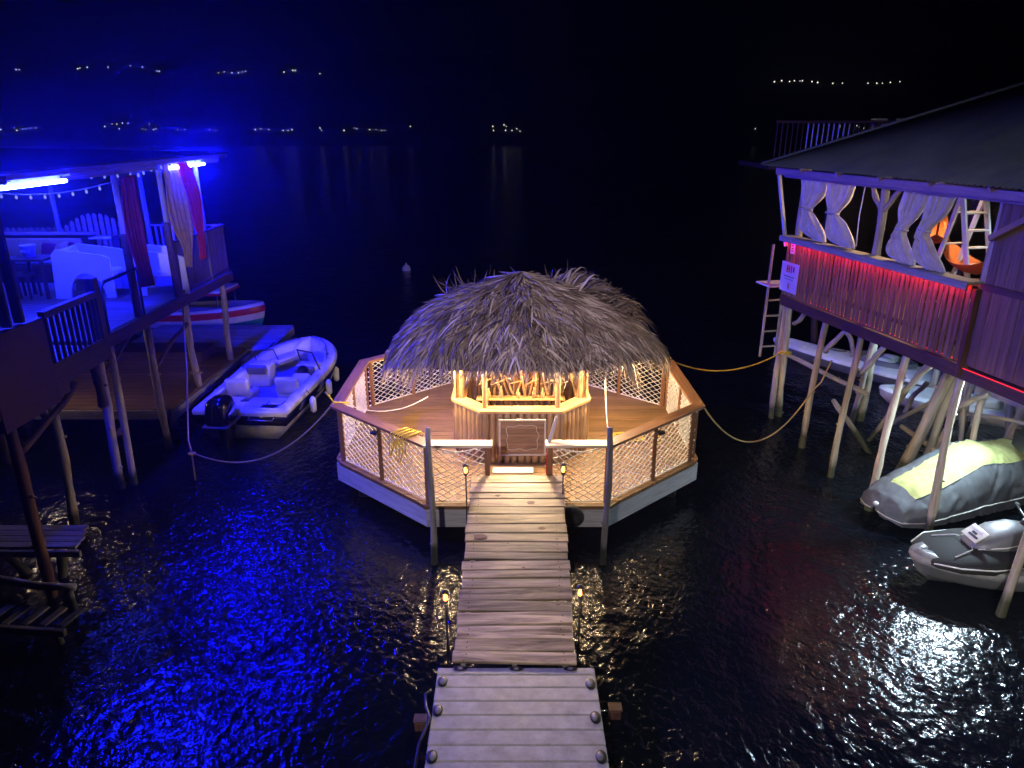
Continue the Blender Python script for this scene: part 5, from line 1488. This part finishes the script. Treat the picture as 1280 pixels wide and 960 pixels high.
for sy in (-1, 1):
    rbox('footwell_mat', (.8, sy * .40, .43), (1.5, .22, .03), M['rubber'], jet, .01, mw=JW)
    tube('hood_trim', [JW @ Vector((3.05, sy * .30, .50)), JW @ Vector((2.75, sy * .50, .53)), JW @ Vector((2.3, sy * .57, .53)), JW @ Vector((1.72, sy * .50, .53))], .012, M['gel'], hood, 6)
    tube('hood_seam', [JW @ Vector((2.75, sy * .30, .605)), JW @ Vector((2.45, sy * .22, .67)), JW @ Vector((2.42, sy * .14, .69))], .008, M['gel'], hood, 6)
    body('seat_stripe', [(1.35, .02, .70, .76), (.8, .03, .70, .78), (.3, .02, .74, .78)], M['gel'], JW @ T(0, sy * .185, 0), jet)
    tube('cowl_trim', [JW @ Vector((2.35, sy * .20, .66)), JW @ Vector((2.0, sy * .305, .74)), JW @ Vector((1.55, sy * .235, .78))], .010, M['gel'], cw, 6)
hb = tube('handlebar', [JW @ Vector((1.42, .40, 1.06)), JW @ Vector((1.52, .2, 1.08)), JW @ Vector((1.56, 0, 1.03)), JW @ Vector((1.52, -.2, 1.08)), JW @ Vector((1.42, -.40, 1.06))], .02, M['black'], jet, 8)
tube('steering_stem', [JW @ Vector((1.62, 0, .92)), JW @ Vector((1.56, 0, 1.03))], .045, M['black'], hb, 8)
for sy in (-1, 1):
    tube('grip', [JW @ Vector((1.44, sy * .32, 1.067)), JW @ Vector((1.395, sy * .45, 1.06))], .028, M['rubber'], hb, 8)
tube('tow_eye', [JW @ Vector((3.17, 0, .25)), JW @ Vector((3.27, 0, .22)), JW @ Vector((3.2, 0, .16))], .02, M['chrome'], jet, 6)

kp = Vector((6.40, 11.02, 0.0)); kh = math.radians(20)
cov = thing('covered_jet_ski', 'jet ski under a grey and lime green fitted cover', 'jet ski', kp, rz=kh)
KW = T(kp) @ Matrix.Rotation(kh, 4, 'Z')
secs = [(-.06, .03, .28, .34), (-.02, .22, .22, .40), (.12, .48, .14, .56), (.5, .62, .12, .74), (.95, .64, .12, .86), (1.4, .64, .12, 1.05), (1.8, .64, .12, 1.22), (2.1, .64, .12, 1.22), (2.5, .64, .12, 1.14), (3.0, .62, .12, 1.12), (3.4, .52, .16, 1.05)]
n = 48
rings = []
for i in range(90):
    t = i / 89 * (len(secs) - 1); a = min(int(t), len(secs) - 2); f = t - a; f = f * f * (3 - 2 * f) * .5 + f * .5
    x, w, z0, z1 = (secs[a][k] + (secs[a + 1][k] - secs[a][k]) * f for k in range(4))
    r = []
    for k in range(n + 1):
        an = PI * k / n; ca, sa = math.cos(an), math.sin(an)
        kk = k * .5
        fold = .02 * noise.noise(Vector((x * 4, kk * .4, 2))) - .08 * abs(noise.noise(Vector((x * 6 + kk * .3, kk * .16, 5)))) - .05 * abs(noise.noise(Vector((x * 15 - kk * .5, kk * .12, 9))))
        r.append(Vector((x, w * math.copysign(abs(ca) ** .75, ca) * (1 + fold), z0 + (z1 - z0) * abs(sa) ** .85 * (1 + fold))))
    rings.append(r)
def strip(name, k0, k1, mat, i0=0, i1=89, out=0.0):
    V = [rings[i][k] + Vector((0, 0, out)) for i in range(i0, i1 + 1) for k in range(k0, k1 + 1)]
    w = k1 - k0 + 1
    Fc = [(i * w + k, i * w + k + 1, (i + 1) * w + k + 1, (i + 1) * w + k) for i in range(i1 - i0) for k in range(w - 1)]
    return solid(name, V, Fc, mat, cov, True, world_m=KW)
body_c = strip('cover', 0, 48, M['cover'])
strip('lime_panel', 21, 34, M['lime'], 24, 89, .006)
for k in (21, 34): tube('cover_seam', [KW @ (rings[i][k] + Vector((0, 0, .009))) for i in range(24, 90, 3)], .007, M['cover'], cov, 5)
tube('tie_cord', [KW @ (r[2] + Vector((0, .01, 0))) for r in rings[2::4]], .01, M['rope'], cov, 5)
tube('tie_cord', [KW @ (r[46] + Vector((0, -.012, 0))) for r in rings[2::4]], .01, M['rope'], cov, 5)
q = lambda ins, z: boat_ring(3.4, 1.15, ins, z, .05, blunt=2.3, full=.45, stern=.85)
loft('hull', [q(.4, -.15), q(.12, .05), q(.02, .2)], M['jethull'], KW @ T(3.4, 0, 0) @ Matrix.Rotation(PI, 4, 'Z'), cov, cap0=True, cap1=True)
lathe('bow_eye', [(.02, 0), (.05, .02), (.05, .05), (.02, .07)], KW @ Vector((-.03, 0, .36)), M['white'], cov, 10)

# ropes to the pavilion
ra = Vector((RO[3][0] - .15, RO[3][1] + .02, RZ + .02))
tag(tube('mooring_rope', sag(ra, (6.2, 15.75, 1.65), .35, 26), .016, M['yrope'], None, 7), 'yellow mooring rope from the deck rear right corner to the far stilt', 'rope')
rb2 = Vector((RO[2][0] - .05, RO[2][1] + .15, RZ + .02))
p_end = at_n(1040, 450, .05)
tag(tube('mooring_rope', sag(rb2, (6.46, 14.35, 1.25), 1.0, 30) + [Vector((6.55, 14.2, 1.5)), p_end], .016, M['trope'], None, 7), 'long tan mooring rope sagging low from the deck right corner to the stilts', 'rope')
tag(tube('rail_knot', heap((ra.x, ra.y, RZ + .0), .09, 30, .01, 4), .014, M['yrope'], None, 6), 'yellow rope knot on the deck rear right rail', 'knot')
tag(tube('stilt_knot', heap((6.36, 15.85, 1.62), .12, 36, 0, 5), .014, M['yrope'], None, 6), 'yellow rope wound round the far twin stilts', 'knot')

# ================================================================== HAZE
hz = bpy.data.materials.new('glow_haze'); hz.use_nodes = True
t = hz.node_tree; t.nodes.clear()
o_ = t.nodes.new('ShaderNodeOutputMaterial'); v_ = t.nodes.new('ShaderNodeVolumePrincipled')
v_.inputs['Color'].default_value = (0.9, 0.92, 1.0, 1); v_.inputs['Density'].default_value = 0.0018; v_.inputs['Anisotropy'].default_value = 0.85  # forward-scattering haze shaped to give the lens-like glow round the blue tubes
t.links.new(v_.outputs[0], o_.inputs['Volume'])
haze = solid('haze', [(-2650, -80, -1.2), (2650, -80, -1.2), (2650, 950, -1.2), (-2650, 950, -1.2), (-2650, -80, 130), (2650, -80, 130), (2650, 950, 130), (-2650, 950, 130)],
             [(0, 1, 2, 3), (4, 5, 6, 7), (0, 1, 5, 4), (1, 2, 6, 5), (2, 3, 7, 6), (3, 0, 4, 7)], hz, world_m=Matrix.Identity(4))
tag(haze, 'thin night haze added to make the glow round the blue tubes', kind='stuff')
